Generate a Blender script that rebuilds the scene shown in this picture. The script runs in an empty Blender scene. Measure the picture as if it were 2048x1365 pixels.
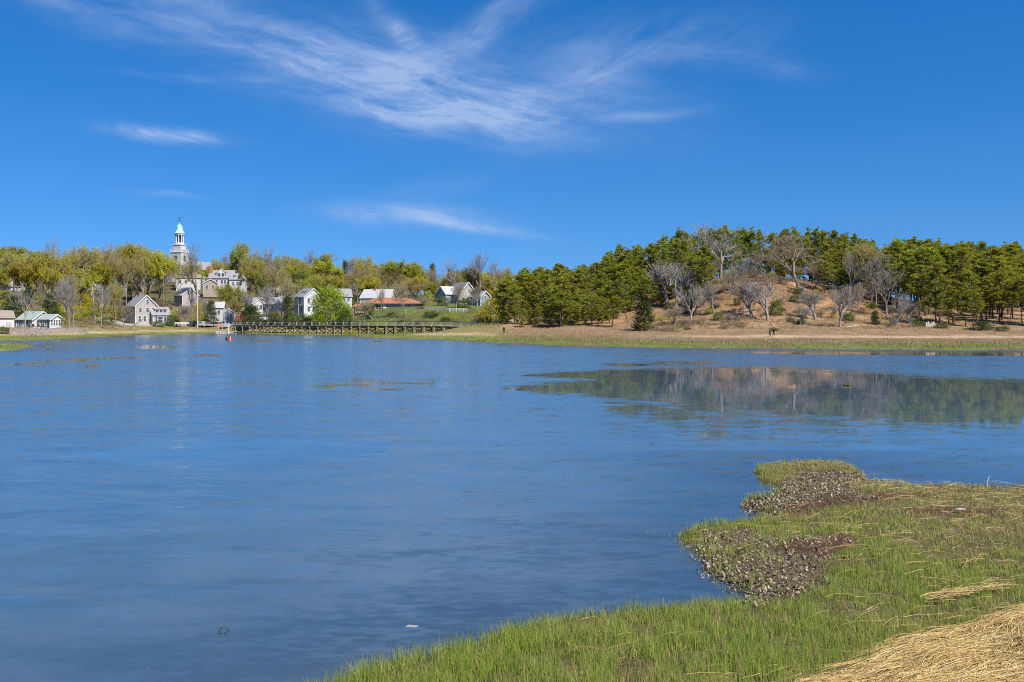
import bpy, math, random
import numpy as np
from mathutils import Vector, Matrix

R = math.radians
scene = bpy.context.scene
COL = scene.collection

# ------------------------------------------------------------------ camera
F = 1992.0            # focal length in photo pixels (photo 2048 wide)
HY = 640.0            # photo row of the horizon
EYE = 4.0             # eye height above the water
cam_data = bpy.data.cameras.new('camera')
cam_data.sensor_width = 36.0
cam_data.lens = 36.0 * F / 2048.0
cam_data.shift_y = -(682.5 - HY) / 2048.0
cam_data.clip_start = 0.1
cam_data.clip_end = 20000.0
camera = bpy.data.objects.new('camera', cam_data)
camera.location = (0, 0, EYE)
camera.rotation_euler = (R(90), 0, 0)
COL.objects.link(camera)
scene.camera = camera

# ------------------------------------------------------------------ light
SUN_DIR = Vector((0.70, -0.71, 0.0)).normalized()     # horizontal direction towards the sun
SUN_EL = R(48)
sv = Vector((SUN_DIR.x * math.cos(SUN_EL), SUN_DIR.y * math.cos(SUN_EL), math.sin(SUN_EL)))
sun = bpy.data.lights.new('sun', 'SUN')
sun.energy = 4.6
sun.angle = R(0.53)
sun.color = (1.0, 0.95, 0.87)
sun_ob = bpy.data.objects.new('sun', sun)
sun_ob.rotation_euler = sv.to_track_quat('Z', 'Y').to_euler()
sun_ob.location = (60, -60, 80)
COL.objects.link(sun_ob)

scene.view_settings.view_transform = 'Standard'
scene.view_settings.look = 'None'
scene.view_settings.gamma = 1.0
scene.view_settings.exposure = 0.68
scene.view_settings.use_curve_mapping = False
scene.cycles.filter_width = 1.05
scene.cycles.use_denoising = False
scene.cycles.max_bounces = 5
world_res = 512
scene.cycles.transparent_max_bounces = 12
scene.cycles.diffuse_bounces = 2
scene.cycles.glossy_bounces = 3
scene.cycles.caustics_reflective = False
scene.cycles.caustics_refractive = False


class NT:
    """small helper to write node trees as expressions"""
    def __init__(self, tree):
        self.t = tree
        self.n = tree.nodes
        self.n.clear()

    def link(self, a, b):
        self.t.links.new(a, b)

    def put(self, sock, v):
        if hasattr(v, 'is_output') or isinstance(v, bpy.types.NodeSocket):
            self.t.links.new(v, sock)
        else:
            if hasattr(sock, 'default_value'):
                try:
                    sock.default_value = v
                except Exception:
                    sock.default_value = tuple(v) + (1.0,)

    def node(self, typ, ins=None, **props):
        nd = self.n.new(typ)
        for k, v in props.items():
            setattr(nd, k, v)
        for k, v in (ins or {}).items():
            self.put(nd.inputs[k], v)
        return nd

    def m(self, op, a, b=0.0, c=0.0, clamp=False):
        nd = self.n.new('ShaderNodeMath')
        nd.operation = op
        nd.use_clamp = clamp
        self.put(nd.inputs[0], a)
        self.put(nd.inputs[1], b)
        self.put(nd.inputs[2], c)
        return nd.outputs[0]

    def v(self, op, a, b=(0, 0, 0)):
        nd = self.n.new('ShaderNodeVectorMath')
        nd.operation = op
        self.put(nd.inputs[0], a)
        if op == 'SCALE':
            self.put(nd.inputs['Scale'], b)
        else:
            self.put(nd.inputs[1], b)
        return nd.outputs[0]

    def mix(self, f, a, b, blend='MIX'):
        nd = self.n.new('ShaderNodeMix')
        nd.data_type = 'RGBA'
        nd.blend_type = blend
        nd.clamp_factor = True
        self.put(nd.inputs[0], f)
        self.put(nd.inputs[6], a if not isinstance(a, tuple) or len(a) == 4 else a + (1,))
        self.put(nd.inputs[7], b if not isinstance(b, tuple) or len(b) == 4 else b + (1,))
        return nd.outputs[2]

    def noise(self, vec, scale=1.0, detail=3.0, rough=0.5, dist=0.0, out=0):
        nd = self.n.new('ShaderNodeTexNoise')
        if vec is not None:
            self.put(nd.inputs['Vector'], vec)
        nd.inputs['Scale'].default_value = scale
        nd.inputs['Detail'].default_value = detail
        nd.inputs['Roughness'].default_value = rough
        nd.inputs['Distortion'].default_value = dist
        return nd.outputs[out]

    def smooth(self, x, a, b):
        nd = self.n.new('ShaderNodeMapRange')
        nd.interpolation_type = 'SMOOTHSTEP'
        self.put(nd.inputs[0], x)
        nd.inputs[1].default_value = a
        nd.inputs[2].default_value = b
        return nd.outputs[0]

    def lin(self, x, a, b, c=0.0, d=1.0):
        nd = self.n.new('ShaderNodeMapRange')
        self.put(nd.inputs[0], x)
        for i, q in enumerate((a, b, c, d)):
            nd.inputs[i + 1].default_value = q
        return nd.outputs[0]

    def xyz(self, x, y, z):
        nd = self.n.new('ShaderNodeCombineXYZ')
        self.put(nd.inputs[0], x)
        self.put(nd.inputs[1], y)
        self.put(nd.inputs[2], z)
        return nd.outputs[0]

    def sep(self, vec):
        nd = self.n.new('ShaderNodeSeparateXYZ')
        self.put(nd.inputs[0], vec)
        return nd.outputs


# ------------------------------------------------------------------ sky
world = bpy.data.worlds.new('World')
scene.world = world
world.use_nodes = True
w = NT(world.node_tree)
sky = w.node('ShaderNodeTexSky', sky_type='NISHITA')
sky.sun_disc = False
sky.sun_elevation = SUN_EL
sky.sun_rotation = math.atan2(SUN_DIR.x, SUN_DIR.y)
sky.altitude = 0.0
sky.air_density = 1.0
sky.dust_density = 0.25
sky.ozone_density = 3.0
tc = w.node('ShaderNodeTexCoord')
d = w.v('NORMALIZE', tc.outputs['Generated'])
dx, dy, dz = w.sep(d)
# very clear air: the pale band at the horizon is thin
w.link(w.v('NORMALIZE', w.xyz(dx, dy, w.m('MULTIPLY_ADD', w.m('MAXIMUM', dz, 0.0), 1.0, 0.16))), sky.inputs[0])
hs = w.node('ShaderNodeHueSaturation', {'Hue': 0.507, 'Saturation': 1.42, 'Value': 1.0, 'Color': sky.outputs[0]})
az = w.m('ARCTAN2', dx, dy)
el = w.m('ARCSINE', dz)
# thin cirrus: streaks drawn out along the wind, in azimuth / elevation
warp = w.noise(w.xyz(az, el, 0.0), 6.0, 3, 0.55, 0.0, 1)
wv = w.sep(w.v('SUBTRACT', warp, (0.5, 0.5, 0.5)))
az2 = w.m('MULTIPLY_ADD', wv[0], 0.06, az)
el2 = w.m('MULTIPLY_ADD', wv[1], 0.030, el)
def rot(a, x, y):
    ca, sa = math.cos(a), math.sin(a)
    return (w.m('ADD', w.m('MULTIPLY', x, ca), w.m('MULTIPLY', y, sa)),
            w.m('ADD', w.m('MULTIPLY', x, -sa), w.m('MULTIPLY', y, ca)))
ru, rv = rot(R(-9), az2, el2)
fib = w.noise(w.xyz(w.m('MULTIPLY', ru, 9.0), w.m('MULTIPLY', rv, 36.0), 3.7), 1.0, 9, 0.66, 0.35)
ru3, rv3 = rot(R(24), az2, el2)
fib2 = w.noise(w.xyz(w.m('MULTIPLY', ru3, 10.0), w.m('MULTIPLY', rv3, 34.0), 9.1), 1.0, 9, 0.66, 0.35)
puff = w.noise(w.xyz(w.m('MULTIPLY', az2, 9.0), w.m('MULTIPLY', el2, 22.0), 1.3), 1.0, 6, 0.6, 0.3)
def A(px): return (px - 1024) / F
def E(py): return (HY - py) / F
# (photo x, photo y, half width, half height, tilt in degrees, strength, fibre set)
clouds = [
    (660, 150, 400, 58, -14, 0.66, 0), (900, 190, 300, 80, -8, 1.2, 0), (1040, 225, 190, 34, 6, 0.85, 0),
    (960, 75, 190, 26, 30, 0.8, 1), (800, 95, 75, 24, -48, 0.75, 1), (430, 25, 110, 45, 6, 0.5, 1),
    (1270, 105, 230, 52, 4, 0.42, 1), (1440, 140, 130, 22, -10, 0.5, 0), (100, 62, 150, 15, -12, 0.5, 0),
    (300, 105, 240, 55, -10, 0.28, 0), (350, 295, 100, 12, -1, 1.9, 0), (355, 402, 66, 7, -3, 0.55, 0),
    (830, 434, 135, 20, -3, 1.2, 0), (950, 454, 110, 11, -9, 1.1, 0), (1280, 243, 90, 12, 2, 0.5, 0),
    (735, 5, 50, 18, 0, 0.5, 1), (870, 385, 110, 20, 12, 0.22, 1), (420, 190, 140, 8, 2, 0.35, 0),
    (1180, 165, 130, 30, 12, 0.4, 1), (840, 245, 150, 26, -4, 1.0, 0),
    # the same kind of wisps go on over the rest of the sky
    (-900, 180, 500, 70, -8, 0.5, 0), (3000, 150, 500, 60, 6, 0.35, 1), (1100, -500, 700, 120, -6, 0.6, 0),
    (-300, -700, 600, 150, 20, 0.5, 1), (2500, -900, 700, 120, -10, 0.5, 0),
]
tot = None
for (px, py, hw, hh, tilt, s, fs) in clouds:
    cx, cy = rot(R(tilt), w.m('SUBTRACT', az2, A(px)), w.m('SUBTRACT', el2, E(py)))
    q = w.m('ADD', w.m('POWER', w.m('MULTIPLY', cx, F / hw), 2.0), w.m('POWER', w.m('MULTIPLY', cy, F / hh), 2.0))
    e = w.m('MULTIPLY', w.m('EXPONENT', w.m('MULTIPLY', q, -1.1)), s)
    e = w.m('MULTIPLY', e, w.smooth(fib if fs == 0 else fib2, 0.22, 0.86))
    tot = e if tot is None else w.m('ADD', tot, e)
tot = w.m('MULTIPLY', tot, w.lin(puff, 0.25, 0.75, 0.45, 1.25))
world.cycles.sampling_method = 'MANUAL'
world.cycles.sample_map_resolution = world_res
cov = w.m('MINIMUM', w.m('MULTIPLY', tot, 1.0), 0.66)
cloudcol = w.mix(cov, hs.outputs[0], (3.1, 3.95, 5.7))
bg = w.node('ShaderNodeBackground', {'Color': cloudcol, 'Strength': 0.098})
out = w.node('ShaderNodeOutputWorld')
w.link(bg.outputs[0], out.inputs[0])

# ------------------------------------------------------------------ numpy helpers
RNG = np.random.default_rng(11)


def _hash(ix, iy, seed):
    h = (ix.astype(np.int64) * 374761393 + iy.astype(np.int64) * 668265263 + seed * 1442695041) & 0xFFFFFFFF
    h = ((h ^ (h >> 13)) * 1274126177) & 0xFFFFFFFF
    return ((h ^ (h >> 16)) & 0xFFFF) / 65535.0


def vnoise(x, y, seed=0):
    x = np.asarray(x, float); y = np.asarray(y, float)
    ix = np.floor(x); iy = np.floor(y)
    fx = x - ix; fy = y - iy
    fx = fx * fx * (3 - 2 * fx); fy = fy * fy * (3 - 2 * fy)
    a = _hash(ix, iy, seed); b = _hash(ix + 1, iy, seed)
    c = _hash(ix, iy + 1, seed); dd = _hash(ix + 1, iy + 1, seed)
    return (a * (1 - fx) + b * fx) * (1 - fy) + (c * (1 - fx) + dd * fx) * fy


def fbm(x, y, seed=0, octs=4):
    t = 0; amp = 0.5; tot_ = 0
    for o in range(octs):
        t = t + amp * vnoise(np.asarray(x) * 2 ** o, np.asarray(y) * 2 ** o, seed + o * 17)
        tot_ += amp; amp *= 0.5
    return t / tot_


def sstep(a, b, x):
    t = np.clip((x - a) / (b - a), 0, 1)
    return t * t * (3 - 2 * t)


def poly_sdf(px, py, poly):
    """signed distance, positive inside"""
    P = np.asarray(poly, float)
    Q = np.roll(P, -1, axis=0)
    d2 = np.full(px.shape, 1e18)
    inside = np.zeros(px.shape, bool)
    for (ax, ay), (bx, by) in zip(P, Q):
        ex, ey = bx - ax, by - ay
        L = ex * ex + ey * ey + 1e-12
        t = np.clip(((px - ax) * ex + (py - ay) * ey) / L, 0, 1)
        d2 = np.minimum(d2, (px - ax - t * ex) ** 2 + (py - ay - t * ey) ** 2)
        cond = ((ay > py) != (by > py)) & (px < (bx - ax) * (py - ay) / ((by - ay) if by != ay else 1e-12) + ax)
        inside ^= cond
    dd = np.sqrt(d2)
    return np.where(inside, dd, -dd)


def W2(px, py, z=0.0):
    """photo pixel -> world XY on the level z"""
    Y = (EYE - z) * F / (py - HY)
    return ((px - 1024) / F * Y, Y)


def at(px, py, Y):
    """photo pixel at distance Y -> world point"""
    return Vector(((px - 1024) / F * Y, Y, EYE - (py - HY) / F * Y))


def mesh_np(name, V, faces, k, mats=(), col=None, smooth=False, mi=None):
    """one mesh from numpy vertices and faces that all have k corners"""
    V = np.ascontiguousarray(V, dtype=np.float32)
    faces = np.ascontiguousarray(faces, dtype=np.int32)
    me = bpy.data.meshes.new(name)
    n = len(faces)
    me.vertices.add(len(V)); me.vertices.foreach_set('co', V.ravel())
    me.loops.add(n * k); me.loops.foreach_set('vertex_index', faces.ravel())
    me.polygons.add(n)
    me.polygons.foreach_set('loop_start', np.arange(0, n * k, k, dtype=np.int32))
    if smooth:
        me.polygons.foreach_set('use_smooth', np.ones(n, bool))
    for m_ in mats:
        me.materials.append(m_)
    if mi is not None:
        me.polygons.foreach_set('material_index', np.asarray(mi, dtype=np.int32))
    if col is not None:
        ca = me.color_attributes.new('Col', 'FLOAT_COLOR', 'POINT')
        c4 = np.ones((len(V), 4), np.float32)
        c4[:, :3] = col
        ca.data.foreach_set('color', c4.ravel())
    me.update(calc_edges=True)
    me.validate()
    return me


def grid_faces(nx, ny):
    i, j = np.meshgrid(np.arange(nx - 1), np.arange(ny - 1), indexing='ij')
    a = (i * ny + j).ravel()
    return np.stack([a, a + ny, a + ny + 1, a + 1], 1)


def link(name, data, parent=None, label=None, cat=None, group=None, kind=None):
    o = bpy.data.objects.new(name, data)
    COL.objects.link(o)
    if parent is not None:
        o.parent = parent
    tag(o, label, cat, group, kind)
    return o


def tag(o, label=None, cat=None, group=None, kind=None):
    if label: o['label'] = label
    if cat: o['category'] = cat
    if group: o['group'] = group
    if kind: o['kind'] = kind
    return o


# ------------------------------------------------------------------ materials
MATS = {}


def pbr(name, c1, c2=None, scale=3.0, rough=0.85, bump=0.0, bscale=None, detail=5, c3=None, objrand=0.0, metal=0.0, spec=0.3, stretch=None):
    """procedural surface: two or three tones mixed by noise, with a fine bump"""
    m_ = bpy.data.materials.new(name)
    m_.use_nodes = True
    t = NT(m_.node_tree)
    tcn = t.node('ShaderNodeTexCoord')
    vec = tcn.outputs['Object']
    if stretch:
        vec = t.v('MULTIPLY', vec, stretch)
    col = tuple(c1) + (1,)
    if c2 is not None:
        col = t.mix(t.smooth(t.noise(vec, scale, detail, 0.6), 0.32, 0.68), tuple(c1) + (1,), tuple(c2) + (1,))
    if c3 is not None:
        col = t.mix(t.smooth(t.noise(vec, scale * 0.31, detail, 0.6), 0.48, 0.72), col, tuple(c3) + (1,))
    if objrand:
        oi = t.node('ShaderNodeObjectInfo')
        h2 = t.node('ShaderNodeHueSaturation', {'Color': col,
             'Hue': t.lin(oi.outputs['Random'], 0, 1, 0.5 - 0.03 * objrand, 0.5 + 0.025 * objrand),
             'Value': t.lin(t.m('FRACT', t.m('MULTIPLY', oi.outputs['Random'], 7.3)), 0, 1, 1 - 0.3 * objrand, 1 + 0.3 * objrand)})
        col = h2.outputs[0]
    b = t.node('ShaderNodeBsdfPrincipled')
    t.put(b.inputs['Base Color'], col)
    b.inputs['Roughness'].default_value = rough
    b.inputs['Metallic'].default_value = metal
    b.inputs['Specular IOR Level'].default_value = spec
    if bump:
        bn = t.node('ShaderNodeBump', {'Strength': bump, 'Distance': 0.05,
                    'Height': t.noise(vec, bscale or scale * 3, 4, 0.6)})
        t.link(bn.outputs[0], b.inputs['Normal'])
    o = t.node('ShaderNodeOutputMaterial')
    t.link(b.outputs[0], o.inputs[0])
    MATS[name] = m_
    return m_


def leafmat(name, c1, c2, scale=1.2, trans=0.3, objrand=1.0, attr=False, rough=0.7):
    """foliage: diffuse plus light coming through, tone varying by clump and by plant"""
    m_ = bpy.data.materials.new(name)
    m_.use_nodes = True
    t = NT(m_.node_tree)
    tcn = t.node('ShaderNodeTexCoord')
    if attr:
        a = t.node('ShaderNodeAttribute', attribute_name='Col')
        col = a.outputs['Color']
    else:
        col = t.mix(t.smooth(t.noise(tcn.outputs['Object'], scale, 4, 0.65), 0.3, 0.7), tuple(c1) + (1,), tuple(c2) + (1,))
        oi = t.node('ShaderNodeObjectInfo')
        h2 = t.node('ShaderNodeHueSaturation', {'Color': col,
             'Hue': t.lin(oi.outputs['Random'], 0, 1, 0.5 - 0.022 * objrand, 0.5 + 0.022 * objrand),
             'Value': t.lin(t.m('FRACT', t.m('MULTIPLY', oi.outputs['Random'], 7.3)), 0, 1, 1 - 0.22 * objrand, 1 + 0.22 * objrand)})
        col = h2.outputs[0]
    b = t.node('ShaderNodeBsdfPrincipled')
    t.put(b.inputs['Base Color'], col)
    b.inputs['Roughness'].default_value = rough
    b.inputs['Specular IOR Level'].default_value = 0.25
    tr = t.node('ShaderNodeBsdfTranslucent')
    t.put(tr.inputs[0], col)
    mx = t.node('ShaderNodeMixShader', {0: trans, 1: b.outputs[0], 2: tr.outputs[0]})
    o = t.node('ShaderNodeOutputMaterial')
    t.link(mx.outputs[0], o.inputs[0])
    MATS[name] = m_
    return m_


def groundmat(name, fine=6.0, amt=0.5, bump=0.6, bscale=4.0):
    """ground whose cover (mud, sand, litter, turf) is stored per vertex, broken up by noise"""
    m_ = bpy.data.materials.new(name)
    m_.use_nodes = True
    t = NT(m_.node_tree)
    geo = t.node('ShaderNodeNewGeometry')
    a = t.node('ShaderNodeAttribute', attribute_name='Col')
    n1 = t.noise(geo.outputs['Position'], fine, 6, 0.7)
    n2 = t.noise(geo.outputs['Position'], fine * 0.13, 4, 0.6)
    k = t.m('MULTIPLY', t.lin(n1, 0.25, 0.75, 1 - amt, 1 + amt), t.lin(n2, 0.3, 0.7, 0.8, 1.2))
    col = t.v('SCALE', a.outputs['Color'], k)
    b = t.node('ShaderNodeBsdfPrincipled')
    t.link(col, b.inputs['Base Color'])
    b.inputs['Roughness'].default_value = 0.92
    b.inputs['Specular IOR Level'].default_value = 0.15
    bn = t.node('ShaderNodeBump', {'Strength': bump, 'Distance': 0.1, 'Height': t.noise(geo.outputs['Position'], bscale, 5, 0.65)})
    t.link(bn.outputs[0], b.inputs['Normal'])
    o = t.node('ShaderNodeOutputMaterial')
    t.link(b.outputs[0], o.inputs[0])
    return m_


# ------------------------------------------------------------------ far land
# shoreline of the far side, photo pixels on the water level
shore_px = [(-1500, 692), (-400, 690), (0, 683), (60, 681.5), (150, 677.5), (230, 673), (300, 670), (380, 668), (460, 667), (540, 669.5),
            (600, 671), (690, 671), (740, 674), (705, 675.5), (790, 678), (860, 680), (930, 683), (1010, 688.5), (1130, 693.5),
            (1300, 696.5), (1500, 698.5), (1700, 700.5), (1900, 701.5), (2048, 701.5), (2400, 703), (4200, 704)]
shore = [W2(x, y) for x, y in shore_px]
land_poly = shore + [(4000, 130), (4000, 6000), (-4000, 6000), (-4000, 150)]
spit_poly = [W2(x, y) for x, y in [(-700, 690), (-200, 689), (0, 689.5), (40, 690.5), (75, 692.5), (62, 696), (40, 701), (0, 703), (-300, 705), (-700, 704)]]

ctrl_px = [  # photo column, distance, height of the upland
    (-900, 200, .6), (-900, 230, 2), (-900, 300, 8), (-900, 400, 18), (-300, 195, .5), (-300, 225, 2), (-300, 300, 8), (-300, 400, 18),
    (0, 195, .5), (0, 215, .9), (0, 233, 1.9), (0, 300, 8), (0, 400, 18), (80, 222, .6), (80, 234, 1.9), (80, 252, 1.95), (80, 275, 4.5), (80, 320, 10), (80, 420, 19),
    (170, 238, .6), (170, 256, 1.8), (200, 250, .7), (200, 278, 2.0), (200, 310, 5), (200, 360, 12), (200, 430, 20),
    (285, 275, .7), (285, 297, 2.4), (285, 312, 2.8), (285, 345, 8), (285, 380, 14), (285, 430, 20),
    (360, 290, .7), (360, 310, 2.3), (365, 345, 8.3), (360, 385, 15), (360, 430, 20.5),
    (450, 300, .7), (450, 312, 2.2), (450, 330, 3.5), (450, 365, 11), (450, 385, 14.5), (450, 430, 20),
    (540, 282, .35), (540, 290, .8), (540, 302, 2.2), (540, 320, 6.2), (540, 370, 11), (540, 430, 19),
    (620, 268, .3), (620, 278, .5), (620, 290, 2.6), (620, 303, 5.8), (620, 360, 11), (620, 430, 18),
    (700, 258, .3), (700, 270, .5), (700, 282, 2.5), (700, 300, 6.5), (780, 246, .35), (780, 258, .5), (780, 272, 2.2), (780, 288, 6.6), (780, 320, 8.5), (780, 400, 15),
    (860, 240, .8), (900, 238, 1.5), (930, 236, 2.6), (900, 262, 3.0), (900, 280, 6), (900, 305, 9.0), (900, 350, 11), (900, 420, 13),
    (985, 232, 1.8), (985, 260, 4.0), (985, 300, 7.5), (985, 400, 11),
    (1000, 200, .5), (1024, 222, 1.2), (1150, 200, .6), (1150, 218, 1.3), (1300, 190, .55), (1300, 208, 1.3), (1500, 186, .5), (1500, 196, .95), (1500, 206, 1.6),
    (1750, 184, .5), (1750, 193, 1.0), (1750, 203, 1.6), (2048, 180, .5), (2048, 190, 1.0), (2048, 200, 1.7), (2500, 180, .5), (2500, 200, 1.7),
    (1024, 240, 2.6), (1200, 228, 2.2), (1350, 220, 2.2), (1540, 214, 2.6), (1750, 211, 2.2), (1900, 209, 2), (2048, 206, 2),
    (1540, 232, 7.2), (1540, 248, 12.5), (1510, 264, 15.9), (1510, 282, 15.5), (1510, 305, 11), (1400, 235, 6), (1400, 255, 11.5), (1400, 275, 14.6), (1400, 300, 14),
    (1300, 240, 4.5), (1300, 265, 9), (1300, 290, 11), (1200, 250, 5), (1200, 280, 8), (1200, 310, 9), (1100, 260, 4.5), (1100, 300, 7),
    (1650, 230, 5.5), (1650, 250, 11), (1650, 270, 13.6), (1650, 300, 12), (1750, 228, 4.6), (1750, 250, 8.8), (1750, 275, 11), (1850, 225, 3.5), (1850, 250, 6.2), (1850, 280, 8.5),
    (2000, 222, 3), (2000, 250, 5), (2000, 290, 8), (2400, 222, 3), (2400, 290, 8), (1500, 400, 8), (2000, 400, 8), (1100, 400, 9), (500, 600, 14), (1500, 600, 8),
]
CX = np.array([(c[0] - 1024) / F * c[1] for c in ctrl_px] + [-2500, 2500, 0, -2500, 2500])
CY = np.array([c[1] for c in ctrl_px] + [400, 400, 3000, 3000, 3000], float)
CZ = np.array([c[2] for c in ctrl_px] + [12, 8, 12, 12, 12], float)
_phi = lambda r2: np.sqrt(r2 + 25.0)
_A = _phi((CX[:, None] - CX[None]) ** 2 + (CY[:, None] - CY[None]) ** 2)
_A = np.block([[_A, np.ones((len(CX), 1))], [np.ones((1, len(CX))), np.zeros((1, 1))]])
_wt = np.linalg.solve(_A + np.diag([0.02] * len(CX) + [0]), np.append(CZ, 0))


def upland(x, y):
    x = np.asarray(x, float); y = np.asarray(y, float)
    if x.size < 4000:
        r2 = (x.ravel()[:, None] - CX[None]) ** 2 + (y.ravel()[:, None] - CY[None]) ** 2
        return (_phi(r2) @ _wt[:-1] + _wt[-1]).reshape(x.shape)
    o = np.full(x.shape, _wt[-1])
    for i in range(len(CX)):
        o = o + _wt[i] * _phi((x - CX[i]) ** 2 + (y - CY[i]) ** 2)
    return o


def far_height(x, y):
    x = np.asarray(x, float); y = np.asarray(y, float)
    sd = poly_sdf(x, y, land_poly) + (fbm(x * 0.25, y * 0.18, 5) - 0.5) * 2.2
    sp = poly_sdf(x, y, spit_poly) + (fbm(x * 0.3, y * 0.2, 8) - 0.5) * 2.0
    u0 = upland(x, y)
    u = np.maximum(u0, 0.30) + (fbm(x * 0.12, y * 0.12, 3) - 0.5) * np.clip((u0 - 0.8) * 0.35, 0, 1.3)
    zl = np.where(sd > 0, u * sstep(0, 1.6, sd) * (0.85 + 0.15 * sstep(0, 12, sd)) , -0.04 - np.minimum(-sd * 0.12, 1.5))
    zs = np.where(sp > 0, 0.3 * sstep(0, 1.6, sp), -2.0)
    return np.maximum(zl, zs), np.maximum(sd, sp)


def gz(x, y):
    return float(far_height(np.array([x]), np.array([y]))[0][0])


def ground_hit(px, py, y0=120.0, y1=500.0):
    """first place where the line of sight through a photo pixel meets the far land"""
    Y = np.arange(y0, y1, 0.5)
    X = (px - 1024) / F * Y
    Z = EYE - (py - HY) / F * Y
    H = far_height(X, Y)[0]
    k = np.nonzero(H >= Z)[0]
    i = k[0] if len(k) else len(Y) - 1
    return Vector((X[i], Y[i], H[i]))


xs = np.concatenate([[-3500, -2200, -1400, -900, -600, -420, -320], np.arange(-260, 261, 2.0), [320, 420, 600, 900, 1400, 2200, 3500]])
ys = np.concatenate([np.arange(104, 330, 1.0), np.arange(330, 470, 4.0), [500, 540, 600, 700, 850, 1100, 1500, 2200, 3500, 5500]])
GX, GY = np.meshgrid(xs, ys, indexing='ij')
gx, gy = GX.ravel(), GY.ravel()
gh, gsd = far_height(gx, gy)
ppx = gx / gy * F + 1024
ppy = HY + (EYE - gh) / gy * F
n_a = fbm(gx * 0.09, gy * 0.09, 21); n_b = fbm(gx * 0.35, gy * 0.22, 31); n_c = fbm(gx * 0.8, gy * 0.8, 41)


def C(*a): return np.array(a, float)


def blend(base, colr, f):
    return base * (1 - f[:, None]) + colr * f[:, None]


hillside = sstep(985, 1020, ppx)
up = upland(gx, gy)
# left bank: leaf mould and rough grass; right: leaf litter
col = blend(np.tile(C(.12, .092, .05), (len(gx), 1)), C(.26, .145, .07), hillside)
col = blend(col, C(.33, .20, .105), hillside * sstep(.52, .66, n_b))
col = blend(col, C(.15, .095, .05), hillside * sstep(.46, .64, n_a) * 0.7)
col = blend(col, C(.36, .29, .16), hillside * sstep(.5, .62, n_c) * sstep(9, 3, up) * 0.6)
# lawns of the houses by the bridge
lawn = sstep(570, 600, ppx) * sstep(1010, 960, ppx) * sstep(2.0, 3.0, up) * sstep(350, 310, gy)
col = blend(col, C(.10, .145, .022), lawn * (0.35 + 0.6 * sstep(.4, .6, n_b)))
col = blend(col, C(.085, .10, .03), (1 - hillside) * sstep(.50, .64, n_a) * 0.5)
# dry grass along the foot of the slopes
foot = sstep(3.2, 1.6, up) * sstep(.55, .9, up)
col = blend(col, C(.23, .15, .08), foot * hillside)
col = blend(col, C(.20, .165, .06), foot * (1 - hillside))
# marsh
marsh = sstep(.95, .62, up)
mcol = blend(np.tile(C(.125, .15, .03), (len(gx), 1)), C(.15, .115, .05), sstep(.5, .62, n_b))
mcol = blend(mcol, C(.19, .13, .07), sstep(12, 32, gsd + (n_b - .5) * 30) * hillside)
mcol = blend(mcol, C(.17, .19, .045), (1 - hillside) * sstep(.38, .55, n_b) * .8)
col = blend(col, mcol, marsh)
# sand
sand = sstep(1180, 1480, ppx) * sstep(.56, .66, up + (n_c - .5) * .1) * sstep(1.05, .85, up + (n_b - .5) * .25)
sand = np.maximum(sand, sstep(1010, 980, ppx) * sstep(.55, .68, up) * sstep(1.15, .9, up + (n_b - .5) * .4) * .85)
col = blend(col, C(.42, .30, .18), np.clip(sand, 0, 1) * (0.55 + 0.45 * n_c))
# gravel lane and parking by the bridge head
lane = poly_sdf(ppx, ppy, [(190, 640), (205, 628), (240, 650), (330, 652), (430, 648), (470, 649), (470, 645), (420, 643), (330, 648), (250, 646)])
col = blend(col, C(.40, .36, .30), sstep(-3, 1, lane) * sstep(330, 320, gy) * .85)
# wet mud by the water
mud = sstep(1.2, 0.2, gsd)
col = blend(col, C(.10, .075, .045), mud * .75)
col = np.where(gh[:, None] < 0, C(.07, .06, .045), col)
GROUND = groundmat('ground cover', 1.3, .62, 1.0, 1.1)
me = mesh_np('ground', np.stack([gx, gy, gh], 1), grid_faces(len(xs), len(ys)), 4, [GROUND], col, True)
ground = link('ground', me, kind='structure')

# ------------------------------------------------------------------ near marsh
near_px = [(150, 2100), (330, 1700), (520, 1470), (690, 1372), (760, 1352), (870, 1312), (940, 1290), (1040, 1262), (1150, 1240), (1300, 1222),
           (1440, 1214), (1492, 1206), (1500, 1196), (1480, 1180), (1450, 1158), (1420, 1145), (1402, 1128), (1395, 1108), (1372, 1095), (1352, 1084),
           (1348, 1072), (1380, 1060), (1440, 1052), (1500, 1044), (1528, 1034), (1502, 1026), (1482, 1016), (1479, 1006), (1505, 998), (1535, 992), (1556, 980),
           (1540, 970), (1515, 958), (1502, 948), (1508, 937), (1540, 930), (1600, 926), (1660, 926), (1710, 936), (1732, 950), (1740, 964),
           (1790, 971), (1850, 974), (2048, 977), (2500, 985), (3200, 1000), (4200, 1100)]
near_poly = [W2(x, y) for x, y in near_px] + [(60, 12), (60, -40), (-12, -40), (-6, 2)]
shellA_px = [(1480, 1004), (1500, 1024), (1540, 1030), (1620, 1024), (1700, 1010), (1760, 1000), (1690, 986), (1700, 972), (1730, 960), (1715, 948), (1660, 942), (1600, 948), (1575, 962), (1562, 980), (1535, 995)]
shellB_px = [(1395, 1075), (1440, 1058), (1490, 1058), (1520, 1078), (1600, 1082), (1690, 1078), (1700, 1096), (1650, 1120), (1650, 1150), (1620, 1185), (1590, 1205), (1505, 1206), (1480, 1175), (1440, 1150), (1405, 1118)]
mudA_px = [(1560, 1012), (1640, 1000), (1740, 990), (1860, 988), (1840, 998), (1740, 1010), (1640, 1024), (1570, 1028)]
mudB_px = [(1600, 1078), (1705, 1074), (1708, 1100), (1650, 1118), (1600, 1108), (1560, 1095)]
mudC_px = [(1800, 1020), (1960, 1018), (2030, 1024), (1950, 1032), (1820, 1030)]
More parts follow.
